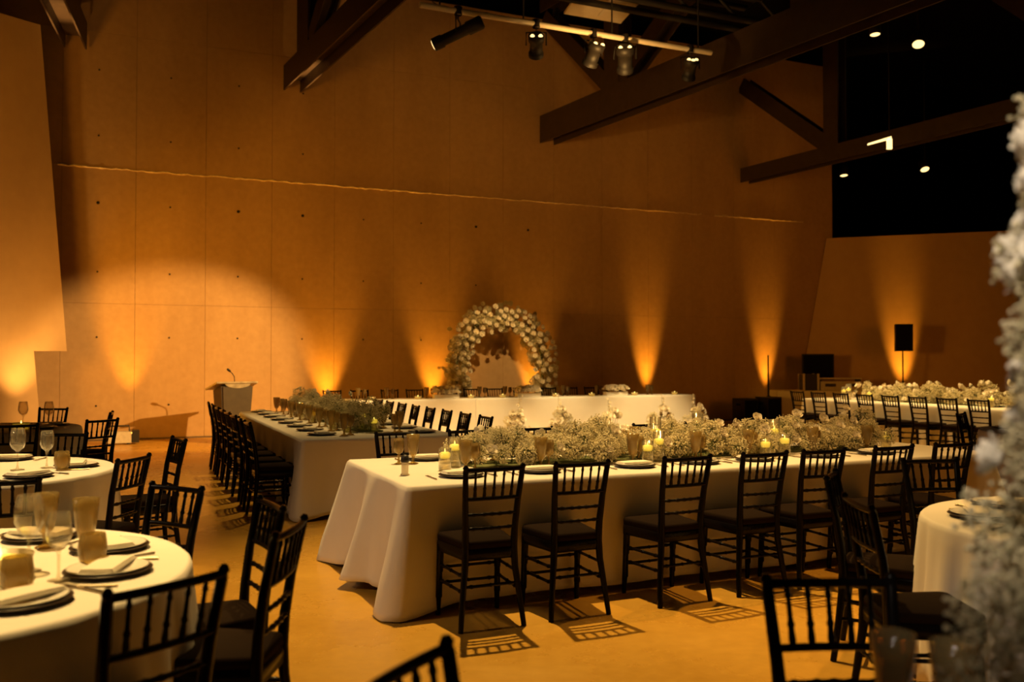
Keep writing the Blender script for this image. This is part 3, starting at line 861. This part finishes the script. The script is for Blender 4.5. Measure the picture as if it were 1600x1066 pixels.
for k in range(2500):
    s = rr.random(); o = rr.uniform(-0.25, 0.27)
    p, n = arch_pt(s, o)
    if p.z < 0.5 or any((p - q).length < 0.125 for q in placed): continue
    placed.append(p.copy())
    if len(placed) > 150: break
    p.y += -0.245 + 0.9*o*o + rr.uniform(-.02, .02)
    add_rose(arch, p, n*(1.4*o) + Vector((rr.uniform(-.3, .3), -1.0, rr.uniform(-.1, .4))), rr.uniform(0.050, 0.064), rr)
for k in range(40):                        # wispy sprays at the rim
    s = rr.random(); p, n = arch_pt(s, 0.28 + rr.random()*0.12)
    p.y += rr.uniform(-0.1, 0.15); p.z = max(0.1, p.z)
    add_breath(arch, p, rr.uniform(0.3, 0.6), rr, BREATH_ARCH)

# flower clusters on the floor in front of the head table
for i, (t, w) in enumerate(((-4.45, 0.55), (-3.45, 0.62), (-2.35, 0.80), (-1.15, 0.75), (-0.25, 0.75))):
    p = C + U*t - V*0.42; p.z = 0
    root = thing('floor_flowers', f'white flower cluster on the floor before head table, {ORD[i]} from left', 'flower arrangement', p, TH, 'floor flowers before the head table')
    st = []
    for k in range(16):
        a = rr.uniform(-1, 1); q = (a*w*0.5, rr.uniform(-.1, .1), 0.09 + rr.random()*0.42*(1 - a*a))
        add_breath(root, q, rr.uniform(0.6, 0.95), rr, BREATH_FAR); st.append(((q[0]*0.5, 0, 0.01), q))
    for k in range(24):
        a = rr.uniform(-1, 1); z = 0.06 + rr.random()*0.52*(1 - 0.8*abs(a))
        add_rose(root, (a*w*0.52, -0.08 + rr.uniform(-.06, .05), z), (a*0.5, -1, 0.5), rr.uniform(0.06, 0.085), rr)
    hh = rr.uniform(0.70, 0.82); x0 = rr.uniform(-0.12, 0.12)
    for k in range(7):                     # one tall spike
        f = k/6
        add_rose(root, (x0 + rr.uniform(-.04, .04), 0.02 + rr.uniform(-.03, .03), 0.3 + (hh - 0.3)*f), (rr.uniform(-.6, .6), -1, 0.4), 0.055*(1 - 0.5*f), rr)
    st.append(((x0, 0.02, 0.0), (x0, 0.02, hh))); stems(root, st)
# rose boxes on the head table
for i, t in enumerate((-5.62, -3.88, -1.85)):
    p = C + U*t + V*0.22; p.z = 0.76
    root = thing('rose_box', f'low box of white roses on the head table, {ORD[i]} from left', 'flower arrangement', p, TH, 'rose boxes on the head table')
    b = MB(); b.box((0, 0, 0.035), (0.50, 0.16, 0.07)); b.box((0, 0, 0.073), (0.51, 0.17, 0.01)); link('box', b.mesh('box', 'china'), root)
    for k in range(24):
        a = -1 + 2*((k % 8) + 0.5)/8; y = (-0.085, 0.0, 0.08)[k//8]
        add_rose(root, (a*0.25, y + rr.uniform(-.01, .01), 0.105 + rr.uniform(0, 0.05) + (0.06 if k//8 == 1 else 0)), (a*0.5, y*4 - 0.4, 1), rr.uniform(0.05, 0.066), rr)
    for k in range(6): add_breath(root, (rr.uniform(-.24, .24), rr.uniform(-.05, .06), 0.16), 0.6, rr, BREATH_FAR)

# tall centrepiece in the right foreground
cp = thing('tall_centrepiece', 'tall blurred column of white roses and baby\'s breath in right foreground', 'flower arrangement', (T10c[0], T10c[1], 0.76))
b = MB(); b.lathe([(0.001, 0.001), (0.13, 0.001), (0.13, 0.012), (0.03, 0.03), (0.022, 0.9), (0.05, 1.0), (0.001, 1.0)], 14); link('stand', b.mesh('stand', 'gold'), cp)
rr = random.Random(21)
for k in range(200):
    z = 0.06 + 1.22*rr.random(); f = z/1.28
    rad = 0.335*(1 - 0.50*f) * (rr.random()**0.35)
    a = rr.uniform(0, 2*PI)
    add_breath(cp, (rad*math.cos(a), rad*math.sin(a), z), rr.uniform(0.7, 1.2), rr, BREATH_NEAR)
for k in range(62):
    z = 0.50 + 0.80*rr.random(); f = z/1.28
    a = PI + rr.uniform(-2.0, 2.0); rad = 0.335*(1 - 0.50*f)*rr.uniform(0.95, 1.12)
    add_rose(cp, (rad*math.cos(a), rad*math.sin(a), z), (math.cos(a), math.sin(a), rr.uniform(0, .8)), rr.uniform(0.030, 0.042), rr)
for k in range(22):                        # large open roses towards the room
    z = 0.86 + 0.46*rr.random(); a = PI + rr.uniform(-1.1, 1.1); rad = 0.335*(1 - 0.50*z/1.28)*rr.uniform(1.02, 1.16)
    add_rose(cp, (rad*math.cos(a), rad*math.sin(a), z), (math.cos(a), math.sin(a), rr.uniform(0, .6)), rr.uniform(0.042, 0.052), rr)
for k in range(14):
    z = 1.22 + 0.16*rr.random(); a = rr.uniform(0, 2*PI); rad = 0.17*rr.random()
    add_rose(cp, (rad*math.cos(a), rad*math.sin(a), z), (math.cos(a), math.sin(a), 1.0), rr.uniform(0.032, 0.042), rr)
b = MB()
for k in range(50):
    a = rr.uniform(0, 2*PI); z = rr.uniform(0.1, 1.1)
    b.tube([(0.02*math.cos(a), 0.02*math.sin(a), z*0.8), (0.28*(1 - 0.5*z)*math.cos(a), 0.28*(1 - 0.5*z)*math.sin(a), z + 0.05)], 0.003, 4, False)
stuff(link('stems', b.mesh('stems', 'stem'), cp))

# ------------------------------------------------------------------ tableware
def gl(prof, seg=16):
    b = MB(); b.lathe(prof, seg); return b
GOB_FOOT = gl([(0.001, 0.001), (0.036, 0.001), (0.036, 0.004), (0.012, 0.012), (0.008, 0.03), (0.012, 0.05)]).mesh('foot', 'amber')
GOB_BOWL = gl([(0.012, 0.05), (0.026, 0.065), (0.034, 0.10), (0.040, 0.15), (0.044, 0.195), (0.042, 0.195), (0.038, 0.15), (0.032, 0.10), (0.024, 0.068), (0.001, 0.06)]).mesh('bowl', 'amber')
SG_FOOT = gl([(0.001, 0.001), (0.032, 0.001), (0.032, 0.004), (0.010, 0.012), (0.006, 0.05), (0.010, 0.07)]).mesh('foot', 'amber')
SG_BOWL = gl([(0.010, 0.07), (0.030, 0.085), (0.037, 0.115), (0.036, 0.15), (0.031, 0.175), (0.029, 0.175), (0.034, 0.15), (0.035, 0.115), (0.028, 0.088), (0.001, 0.08)]).mesh('bowl', 'amber')
WG_FOOT = gl([(0.001, 0.001), (0.040, 0.001), (0.038, 0.004), (0.008, 0.010), (0.005, 0.03), (0.005, 0.10), (0.010, 0.115)]).mesh('foot', 'clear')
WG_BOWL = gl([(0.010, 0.115), (0.034, 0.135), (0.046, 0.165), (0.045, 0.21), (0.037, 0.255), (0.036, 0.255), (0.0435, 0.21), (0.0445, 0.165), (0.032, 0.138), (0.001, 0.122)]).mesh('bowl', 'clear')
TUMB = gl([(0.001, 0.001), (0.030, 0.001), (0.040, 0.03), (0.043, 0.06), (0.037, 0.105), (0.035, 0.105), (0.041, 0.06), (0.037, 0.03), (0.001, 0.008)]).mesh('tumbler', 'amber')
CHG = gl([(0.001, 0.001), (0.10, 0.001), (0.138, 0.012), (0.146, 0.016), (0.143, 0.019), (0.10, 0.008), (0.001, 0.008)], 28).mesh('charger_plate', 'charger')
b = MB(); b.lathe([(0.001, 0.001), (0.075, 0.001), (0.131, 0.015), (0.134, 0.018), (0.126, 0.018), (0.075, 0.006), (0.001, 0.006)], 26); PLATE = b.mesh('dinner_plate', 'china')
# folded napkin: three soft layers
def napkin_mesh():
    b = MB()
    for k in range(3):
        w, d = 0.23 - 0.006*k, 0.115 - 0.006*k; z = 0.0042*k
        n = 6; vs = []
        for j in (0, 1):
            for i in range(n + 1):
                x = -w/2 + w*i/n; bul = 0.003*math.sin(PI*i/n)
                for y in (-d/2, d/2): vs.append((x, y, z + (0.0036 + bul*0.6 if j else 0.0)))
        fs = []
        o = 2*(n + 1)
        for i in range(n):
            a = 2*i
            fs += [(a, a+1, a+3, a+2), (o+a, o+a+2, o+a+3, o+a+1), (a, a+2, o+a+2, o+a), (a+1, o+a+1, o+a+3, a+3)]
        fs += [(0, o, o+1, 1), (2*n, 2*n+1, o+2*n+1, o+2*n)]
        b.add(vs, fs)
    return b.mesh('napkin', 'napkin')
NAP = napkin_mesh()
b = MB()
b.tube([(0, -0.10, 0.005), (0, -0.03, 0.004), (0, 0.03, 0.006)], [0.005, 0.004, 0.003], 6)
b.hexa([(-0.010, 0.03, 0.004), (0.010, 0.03, 0.004), (0.011, 0.055, 0.003), (-0.011, 0.055, 0.003), (-0.010, 0.03, 0.006), (0.010, 0.03, 0.006), (0.011, 0.055, 0.005), (-0.011, 0.055, 0.005)])
for k in range(4): b.box((-0.009 + 0.006*k, 0.077, 0.005), (0.003, 0.045, 0.002))
FORK = b.mesh('fork', 'cutlery')
b = MB()
b.tube([(0, -0.11, 0.005), (0, -0.02, 0.005)], [0.006, 0.005], 6)
b.hexa([(-0.006, -0.02, 0.003), (0.008, -0.02, 0.003), (0.009, 0.09, 0.003), (-0.002, 0.115, 0.003), (-0.006, -0.02, 0.006), (0.008, -0.02, 0.006), (0.009, 0.09, 0.005), (-0.002, 0.115, 0.005)])
KNIFE = b.mesh('knife', 'cutlery')

def goblet(p, label, s=1.0, group=None):
    r = thing('goblet', label, 'goblet', (p[0], p[1], 0.7605), 0, group); r.scale = (s, s, s)
    link('foot', GOB_FOOT, r); link('bowl', GOB_BOWL, r)
def small_glass(p, label, s=1.0, group=None):
    r = thing('stemmed_glass', label, 'glass', (p[0], p[1], 0.7605), 0, group); r.scale = (s, s, s)
    link('foot', SG_FOOT, r); link('bowl', SG_BOWL, r)
def wine(p, label, s=1.0):
    r = thing('wine_glass', label, 'wine glass', (p[0], p[1], 0.7605)); r.scale = (s, s, s)
    link('foot', WG_FOOT, r); link('bowl', WG_BOWL, r)
def tumbler(p, label, s=1.0):
    tag(link('tumbler', TUMB, None, (p[0], p[1], 0.7605), None, s), label, 'tumbler')
def setting(p, head, where, group, cutlery=True, plate=False):
    """place setting: dark charger, folded napkin, fork and knife; head = direction the sitter faces"""
    x, y = p[0], p[1]
    tag(link('charger_plate', CHG, None, (x, y, 0.7605), None), 'dark charger plate, ' + where, 'plate', 'charger plates, ' + group)
    tag(link('dinner_plate', PLATE, None, (x, y, 0.7688)), 'white china plate on dark charger, ' + where, 'plate', 'dinner plates, ' + group)
    tag(link('napkin', NAP, None, (x, y, 0.7868), (0, 0, head - PI/2)), 'folded white napkin on plate, ' + where, 'napkin', 'napkins, ' + group)
    if cutlery:
        f = Vector((math.cos(head), math.sin(head), 0)); sd = Vector((f.y, -f.x, 0))
        q = Vector((x, y, 0.7605)) - sd*0.20; tag(link('fork', FORK, None, q, (0, 0, head - PI/2)), 'steel fork left of charger, ' + where, 'fork', 'forks, ' + group)
        q = Vector((x, y, 0.7605)) + sd*0.20; tag(link('knife', KNIFE, None, q, (0, 0, head - PI/2)), 'steel knife right of charger, ' + where, 'knife', 'knives, ' + group)

def candle_cyl(p, label, h=0.16, r=0.045, z0=0.7605, lvl=0.6, group=None):
    root = thing('floating_candle_vase', label, 'candle', (p[0], p[1], z0), 0, group)
    b = MB(); b.lathe([(0.001, 0.001), (r, 0.001), (r, h), (r - 0.003, h), (r - 0.003, 0.006), (0.001, 0.006)], 18); link('vase', b.mesh('vase', 'clear'), root)
    b = MB(); b.lathe([(0.001, 0.007), (r - 0.0035, 0.007), (r - 0.0035, h*lvl), (0.001, h*lvl)], 18); link('water', b.mesh('water', 'water'), root)
    z = h*lvl - 0.008
    b = MB(); b.lathe([(0.001, z), (r*0.70, z), (r*0.88, z + 0.018), (r*0.86, z + 0.036), (r*0.5, z + 0.042), (0.001, z + 0.040)], 14); link('candle', b.mesh('candle', 'wax'), root)
    b = MB(); b.lathe([(0.001, z + 0.041), (0.004, z + 0.047), (0.003, z + 0.056), (0.001, z + 0.066)], 8); link('flame', b.mesh('flame', 'flame'), root)

T = 'central table'
for i, s in enumerate(NEAR_U):
    c = s + (0.08 if i < 3 else 0.03)
    p = A + U*c + V*0.27
    w = f'{ORD[i]} near-side place from left, central table'
    setting(p, VA, w, 'central table near side')
    goblet(A + U*(c + 0.10) + V*0.46, 'tall amber goblet, ' + w, 1.08, 'goblets on the central table')
    small_glass(A + U*(c + 0.19) + V*0.52, 'small amber stemmed glass, ' + w, 1.05, 'small glasses on the central table')
for i, s in enumerate(FAR_U):
    p = A + U*s + V*1.27
    w = f'{ORD[i]} far-side place from left, central table'
    setting(p, VA + PI, w, 'central table far side', cutlery=(i == 0))
    goblet(A + U*(s - 0.16) + V*1.06, 'tall amber goblet, ' + w, 1.08, 'goblets on the central table')
    small_glass(A + U*(s - 0.26) + V*1.08, 'small amber stemmed glass, ' + w, 1.05, 'small glasses on the central table')
for i, s in enumerate(T2L):
    w = f'{ORD[i]} left-side place from front, left long table'
    setting(B + V*(s - 0.03) + U*0.26, UA, w, 'left table left side', cutlery=False)
    goblet(B + V*(s - 0.17) + U*0.45, 'tall amber goblet, ' + w, 1.1, 'goblets on the left table')
    small_glass(B + V*(s - 0.10) + U*0.53, 'small amber stemmed glass, ' + w, 1.1, 'small glasses on the left table')
for i, s in enumerate(T2R):
    w = f'{ORD[i]} right-side place from front, left long table'
    setting(B + V*s + U*1.26, UA + PI, w, 'left table right side', cutlery=False)
    goblet(B + V*(s + 0.16) + U*1.07, 'tall amber goblet, ' + w, 1.1, 'goblets on the left table')
    small_glass(B + V*(s + 0.09) + U*1.0, 'small amber stemmed glass, ' + w, 1.1, 'small glasses on the left table')
# floating candles among the flowers
for i, (s, v, h) in enumerate(((0.44, 0.60, 0.15), (0.56, 0.74, 0.21), (1.92, 0.43, 0.16), (2.06, 0.50, 0.22), (2.16, 0.70, 0.31), (2.95, 0.40, 0.14), (3.16, 0.43, 0.17), (3.20, 0.60, 0.27), (2.72, 0.95, 0.31), (4.36, 0.74, 0.24), (4.40, 0.62, 0.12))):
    candle_cyl(A + U*s + V*v, f'lit floating candle in glass cylinder on central table, {ORD[i]} from left', h, 0.043, group='candles on the central table')
for i, (s, u, h) in enumerate(((0.62, 0.84, 0.16), (0.80, 0.76, 0.24), (0.72, 0.58, 0.14), (1.15, 0.52, 0.14), (1.4, 0.60, 0.20), (2.2, 0.52, 0.16), (2.9, 0.52, 0.2), (3.6, 0.52, 0.2))):
    candle_cyl(B + V*s + U*u, f'lit floating candle in glass cylinder on left long table, {ORD[i]} from front', h, 0.043, group='candles on the left table')
for i, (s, u, h) in enumerate(((0.30, 0.22, 0.22), (0.9, 0.20, 0.2), (3.4, 0.22, 0.2), (3.9, 0.22, 0.3), (4.1, 0.30, 0.24))):
    candle_cyl(EO + V*s + U*u, f'lit floating candle in glass cylinder on rear right table, {ORD[i]} from right', h, 0.05, group='candles on the rear right table')
# head table: votives and glasses
VOT = gl([(0.001, 0.001), (0.06, 0.001), (0.075, 0.06), (0.071, 0.06), (0.057, 0.006), (0.001, 0.006)]).mesh('cup', 'frost')
b = MB(); b.lathe([(0.001, 0.007), (0.055, 0.007), (0.066, 0.048), (0.02, 0.050), (0.001, 0.046)], 14); VWAX = b.mesh('wax', 'wax')
b = MB(); b.lathe([(0.001, 0.05), (0.006, 0.06), (0.001, 0.08)], 8); VFL = b.mesh('flame', 'flame')
def votive(p, label, s=1.0, group=None):
    r = thing('votive_candle', label, 'candle', (p[0], p[1], 0.7605), 0, group); r.scale = (s, s, s)
    link('cup', VOT, r); link('wax', VWAX, r); link('flame', VFL, r)
for i, t in enumerate((-7.1, -6.2, -5.12, -4.45, -3.28, -2.45, -1.42, -0.42)):
    votive(C + U*t + V*0.16, f'lit white votive candle on the head table, {ORD[i]} from left', 0.95, 'votive candles on the head table')
for i, t in enumerate((-7.3, -6.75, -5.95, -4.85, -4.3, -3.0, -2.2, -0.95)):
    w = f'on the head table, {ORD[i]} of its kind from left'
    goblet(C + U*t + V*0.40, 'tall goblet ' + w, 1.1, 'goblets on the head table')
    small_glass(C + U*(t + 0.13) + V*0.44, 'small stemmed glass ' + w, 1.1, 'small glasses on the head table')
# small bottle with a black cap near the left end of the central table
r = thing('pepper_mill', 'small clear grinder with black cap near left end of central table', 'grinder', (A + U*0.12 + V*0.46) + Vector((0, 0, 0.7605)))
b = MB(); b.lathe([(0.001, 0.001), (0.030, 0.001), (0.030, 0.008), (0.022, 0.012), (0.024, 0.085), (0.001, 0.085)], 14); link('body', b.mesh('body', 'frost'), r)
b = MB(); b.lathe([(0.001, 0.086), (0.026, 0.086), (0.028, 0.10), (0.024, 0.125), (0.012, 0.132), (0.001, 0.135)], 14); link('cap', b.mesh('cap', 'gear'), r)

# round tables on the left
def rset(c, rad, adeg, where, group, cut=True):
    a = R(adeg); p = (c[0] + (rad - 0.25)*math.cos(a), c[1] + (rad - 0.25)*math.sin(a))
    setting(p, a + PI, where, group, cut)
for (a, w) in ((42, 'right rear of front left round table'), (5, 'right side of front left round table'), (-30, 'right front of front left round table'), (80, 'far side of front left round table'), (-75, 'near side of front left round table')):
    rset(T7c, 0.92, a, w, 'front left round table')
for (p, s, w) in (((-1.69, 3.15), 1.05, 'tall clear wine glass, left of two on front left round table'), ((-1.52, 3.02), 0.9, 'tall clear wine glass, right of two on front left round table')):
    wine(p, w, s)
goblet((-1.84, 3.55), 'amber goblet at back of the front left round table', 1.1)
goblet((-1.62, 3.42), 'amber goblet near the wine glasses on front left round table', 1.1)
tumbler((-1.50, 3.22), 'stemless amber tumbler beside the napkins on front left round table', 1.15)
tumbler((-1.56, 2.84), 'stemless amber tumbler near the left picture edge on front left table', 1.15)
votive((-1.73, 3.04), 'lit votive candle by the wine glasses on front left round table', 1.4)
candle_cyl((-2.0, 3.30), 'lit floating candle in glass at middle of front left round table', 0.2, 0.05)
for (a, w) in ((20, 'right side of second left round table'), (-28, 'right front of second left round table'), (-75, 'near side of second left round table'), (95, 'far side of second left round table')):
    rset(T8c, 0.92, a, w, 'second left round table')
wine((-3.33, 6.05), 'clear wine glass, left of two on second left round table', 1.1)
wine((-3.2, 6.18), 'clear wine glass, right of two on second left round table', 1.0)
tumbler((-3.03, 6.05), 'round frosted tumbler at right on second left round table', 1.2)
goblet((-3.55, 5.95), 'amber goblet in the middle of second left round table', 1.1)
votive((-3.72, 5.75), 'lit votive candle on second left round table', 1.4)
for (a, w) in ((-10, 'right side of farthest left round table'), (-70, 'near side of farthest left round table'), (35, 'rear right of farthest left round table')):
    rset(T9c, 0.9, a, w, 'farthest left round table', False)
wine((-5.42, 9.95), 'clear wine glass, left of two on farthest left round table', 1.1)
wine((-5.15, 9.98), 'clear wine glass, right of two on farthest left round table', 1.1)
votive((-5.25, 9.6), 'lit votive candle on farthest left round table', 1.2)
# right round tables
for (a, w) in ((165, 'left side of front right round table'), (115, 'far left of front right round table'), (215, 'near left of front right round table'), (75, 'far side of front right round table')):
    rset(T6c, 0.76, a, w, 'front right round table')
goblet((2.42, 4.05), 'amber goblet on the front right round table', 1.05)
votive((2.62, 4.0), 'lit votive candle on the front right round table', 1.2)
rset(T5c, 0.9, 200, 'left side of rear right round table', 'rear right round table', False)
rset(T5c, 0.9, 140, 'far left of rear right round table', 'rear right round table', False)
goblet((0.76, 1.80), 'blurred amber goblet in right foreground, left of two', 1.0)
goblet((0.85, 1.74), 'blurred amber goblet in right foreground, right of two', 1.0)

# ------------------------------------------------------------------ lectern
LEC = Vector((-5.10, 16.35, 0))
lec = thing('lectern', 'dark wooden lectern with pale curved top standing before the lit wall', 'lectern', LEC, R(38))
b = MB(); b.hexa([(-0.22, -0.17, 0.03), (0.22, -0.17, 0.03), (0.22, 0.17, 0.03), (-0.22, 0.17, 0.03), (-0.28, -0.20, 1.03), (0.28, -0.20, 1.03), (0.28, 0.20, 0.95), (-0.28, 0.20, 0.95)]); link('body', b.mesh('body', 'wooddark'), lec)
b = MB(); b.hexa([(-0.205, -0.19, 0.03), (0.235, -0.19, 0.03), (0.235, -0.172, 0.03), (-0.205, -0.172, 0.03), (-0.25, -0.222, 1.02), (0.30, -0.222, 1.02), (0.30, -0.202, 1.02), (-0.25, -0.202, 1.02)]); link('front_panel', b.mesh('front_panel', 'veneer_front'), lec)
b = MB(); b.box((0, 0, 0.015), (0.50, 0.42, 0.03)); link('plinth', b.mesh('plinth', 'wooddark'), lec)
b = MB(); b.hexa([(-0.38, -0.26, 1.085), (0.38, -0.26, 1.085), (0.40, 0.26, 0.955), (-0.40, 0.26, 0.955), (-0.38, -0.26, 1.115), (0.38, -0.26, 1.115), (0.40, 0.26, 0.985), (-0.40, 0.26, 0.985)])
link('top', b.mesh('top', 'wood_top'), lec)
b = MB()
arc = [(0.24*math.cos(a), 1.085 - 0.09*math.sin(a)) for a in [PI*k/12 for k in range(13)]]
b.prism([(x + 0.02, -0.232, z) for (x, z) in arc], (0, 0.012, 0)); link('lip', b.mesh('lip', 'wood_top'), lec)
b = MB(); b.tube([(0.06, 0.05, 1.07), (0.06, 0.05, 1.13), (0.05, 0.04, 1.20), (0.0, 0.01, 1.26), (-0.05, -0.01, 1.30)], 0.008, 6); link('gooseneck', b.mesh('gooseneck', 'gear'), lec)
b = MB(); b.tube([(-0.04, -0.005, 1.29), (-0.055, -0.012, 1.305), (-0.10, -0.03, 1.335), (-0.11, -0.034, 1.34)], [0.012, 0.022, 0.022, 0.012], 8); link('microphone', b.mesh('microphone', 'gear'), lec)
# white floor case near the wall
p = wp(-0.95, 0, 0.9)
r = thing('floor_case', 'low white equipment case on floor by the wall, left of the lectern', 'case', p, TH)
b = MB(); b.box((0, 0, 0.13), (0.46, 0.24, 0.2)); link('body', b.mesh('body', 'gearlight'), r)
b = MB(); b.tube([(-0.2, -0.05, 0.23), (-0.19, -0.05, 0.33), (0.19, -0.05, 0.33), (0.2, -0.05, 0.23)], 0.015, 6); link('handle', b.mesh('handle', 'gear'), r)
for x in (-0.18, 0.18):
    b = MB(); b.box((x, 0, 0.016), (0.06, 0.2, 0.032)); link('foot', b.mesh('foot', 'gear'), r)
b = MB(); b.box((0.30, 0, 0.14), (0.12, 0.2, 0.22)); link('end_cap', b.mesh('end_cap', 'gear'), r)

# ------------------------------------------------------------------ sound corner
def sub(p, label, w=0.40, h=0.58):
    r = thing('subwoofer', label, 'speaker', p, TH)
    b = MB(); b.box((0, 0, h/2), (w, 0.45, h)); link('cabinet', b.mesh('cabinet', 'gear'), r)
    b = MB(); b.box((0, -0.232, h/2), (w*0.9, 0.012, h*0.86)); link('grille', b.mesh('grille', 'black'), r)
    for s in (-1, 1):
        b = MB(); b.box((s*(w/2 + 0.005), 0, h*0.75), (0.02, 0.14, 0.05)); link('handle', b.mesh('handle', 'black'), r)
    return r
sub(wp(12.92, 0, 0.75), 'black subwoofer on the floor at back wall, left of two')
p2 = wp(13.42, 0, 1.0)
sub(p2, 'black subwoofer on the floor beside equipment table, right of two', 0.42, 0.62)
r = thing('speaker_pole', 'thin upright pole standing on the right subwoofer', 'speaker pole', p2 + Vector((0, 0, 0.62)))
b = MB(); b.tube([(0, 0, 0.0), (0, 0, 0.02), (0, 0, 0.025), (0, 0, 0.55), (0, 0, 0.56), (0, 0, 1.0)], [0.05, 0.05, 0.022, 0.022, 0.017, 0.017], 8); link('pole', b.mesh('pole', 'gear'), r)
sp = Vector((9.55, 21.9, 0))
st = thing('speaker_stand', 'black tripod speaker stand before the glowing right wall', 'speaker stand', sp)
b = MB(); b.tube([(0, 0, 0.12), (0, 0, 1.0), (0, 0, 1.01), (0, 0, 1.72)], [0.024, 0.024, 0.018, 0.018], 8); link('pole', b.mesh('pole', 'gear'), st)
b = MB(); b.lathe([(0.024, 0.5), (0.045, 0.5), (0.045, 0.56), (0.024, 0.56)], 10); link('collar', b.mesh('collar', 'gear'), st)
for k in range(3):
    a = R(90 + 120*k); c, s = math.cos(a), math.sin(a)
    b = MB(); b.tube([(0.03*c, 0.03*s, 0.53), (0.42*c, 0.42*s, 0.014)], 0.014, 6); link('leg', b.mesh('leg', 'gear'), st)
r = thing('loudspeaker', 'black rectangular loudspeaker raised on a stand at right wall', 'speaker', sp + Vector((0, 0, 1.72)), R(-10))
b = MB(); b.hexa([(-0.2, -0.17, 0), (0.2, -0.17, 0), (0.15, 0.17, 0), (-0.15, 0.17, 0), (-0.2, -0.17, 0.66), (0.2, -0.17, 0.66), (0.15, 0.17, 0.66), (-0.15, 0.17, 0.66)]); link('cabinet', b.mesh('cabinet', 'gear'), r)
b = MB(); b.box((0, -0.178, 0.33), (0.37, 0.014, 0.62)); link('grille', b.mesh('grille', 'black'), r)
# equipment on the cloth-covered table
Z = 0.7605
r = thing('rack_case', 'black rack case with pale metal edges on the equipment table', 'case', DJ + Vector((0.86, 0.35, Z)))
b = MB(); b.box((0, 0, 0.2), (0.34, 0.36, 0.4)); link('body', b.mesh('body', 'gear'), r)
for (x, y) in ((-0.175, -0.185), (0.175, -0.185), (0.175, 0.185), (-0.175, 0.185)):
    b = MB(); b.box((x, y, 0.2), (0.045, 0.03, 0.42)); link('edge', b.mesh('edge', 'gearlight'), r)
r = thing('mixer_console', 'pale wide mixing console with dark slots on the equipment table', 'mixer', DJ + Vector((1.6, 0.35, Z)))
b = MB(); b.box((0, 0, 0.11), (1.02, 0.4, 0.22)); link('body', b.mesh('body', 'gearlight'), r)
b = MB(); b.box((0, 0.02, 0.29), (1.06, 0.3, 0.035)); link('shelf', b.mesh('shelf', 'gearlight'), r)
for x in (-0.48, 0.48):
    b = MB(); b.box((x, 0.02, 0.245), (0.04, 0.28, 0.055)); link('bracket', b.mesh('bracket', 'gear'), r)
for x in (-0.27, 0.27):
    b = MB(); b.box((x, -0.203, 0.13), (0.26, 0.012, 0.07)); link('slot', b.mesh('slot', 'gear'), r)
r = thing('display_screen', 'large dark display screen standing behind the mixing console', 'screen', (7.72, 22.62, 0), R(-6))
b = MB(); b.box((0, 0, 1.33), (0.78, 0.07, 0.66)); link('panel', b.mesh('panel', 'gear'), r)
b = MB(); b.box((0, -0.037, 1.33), (0.72, 0.006, 0.60)); link('glass', b.mesh('glass', 'black'), r)
b = MB(); b.tube([(0, 0.02, 0.02), (0, 0.02, 1.1)], 0.03, 8); b.box((0, 0.0, 0.012), (0.6, 0.4, 0.024)); link('stand', b.mesh('stand', 'gear'), r)
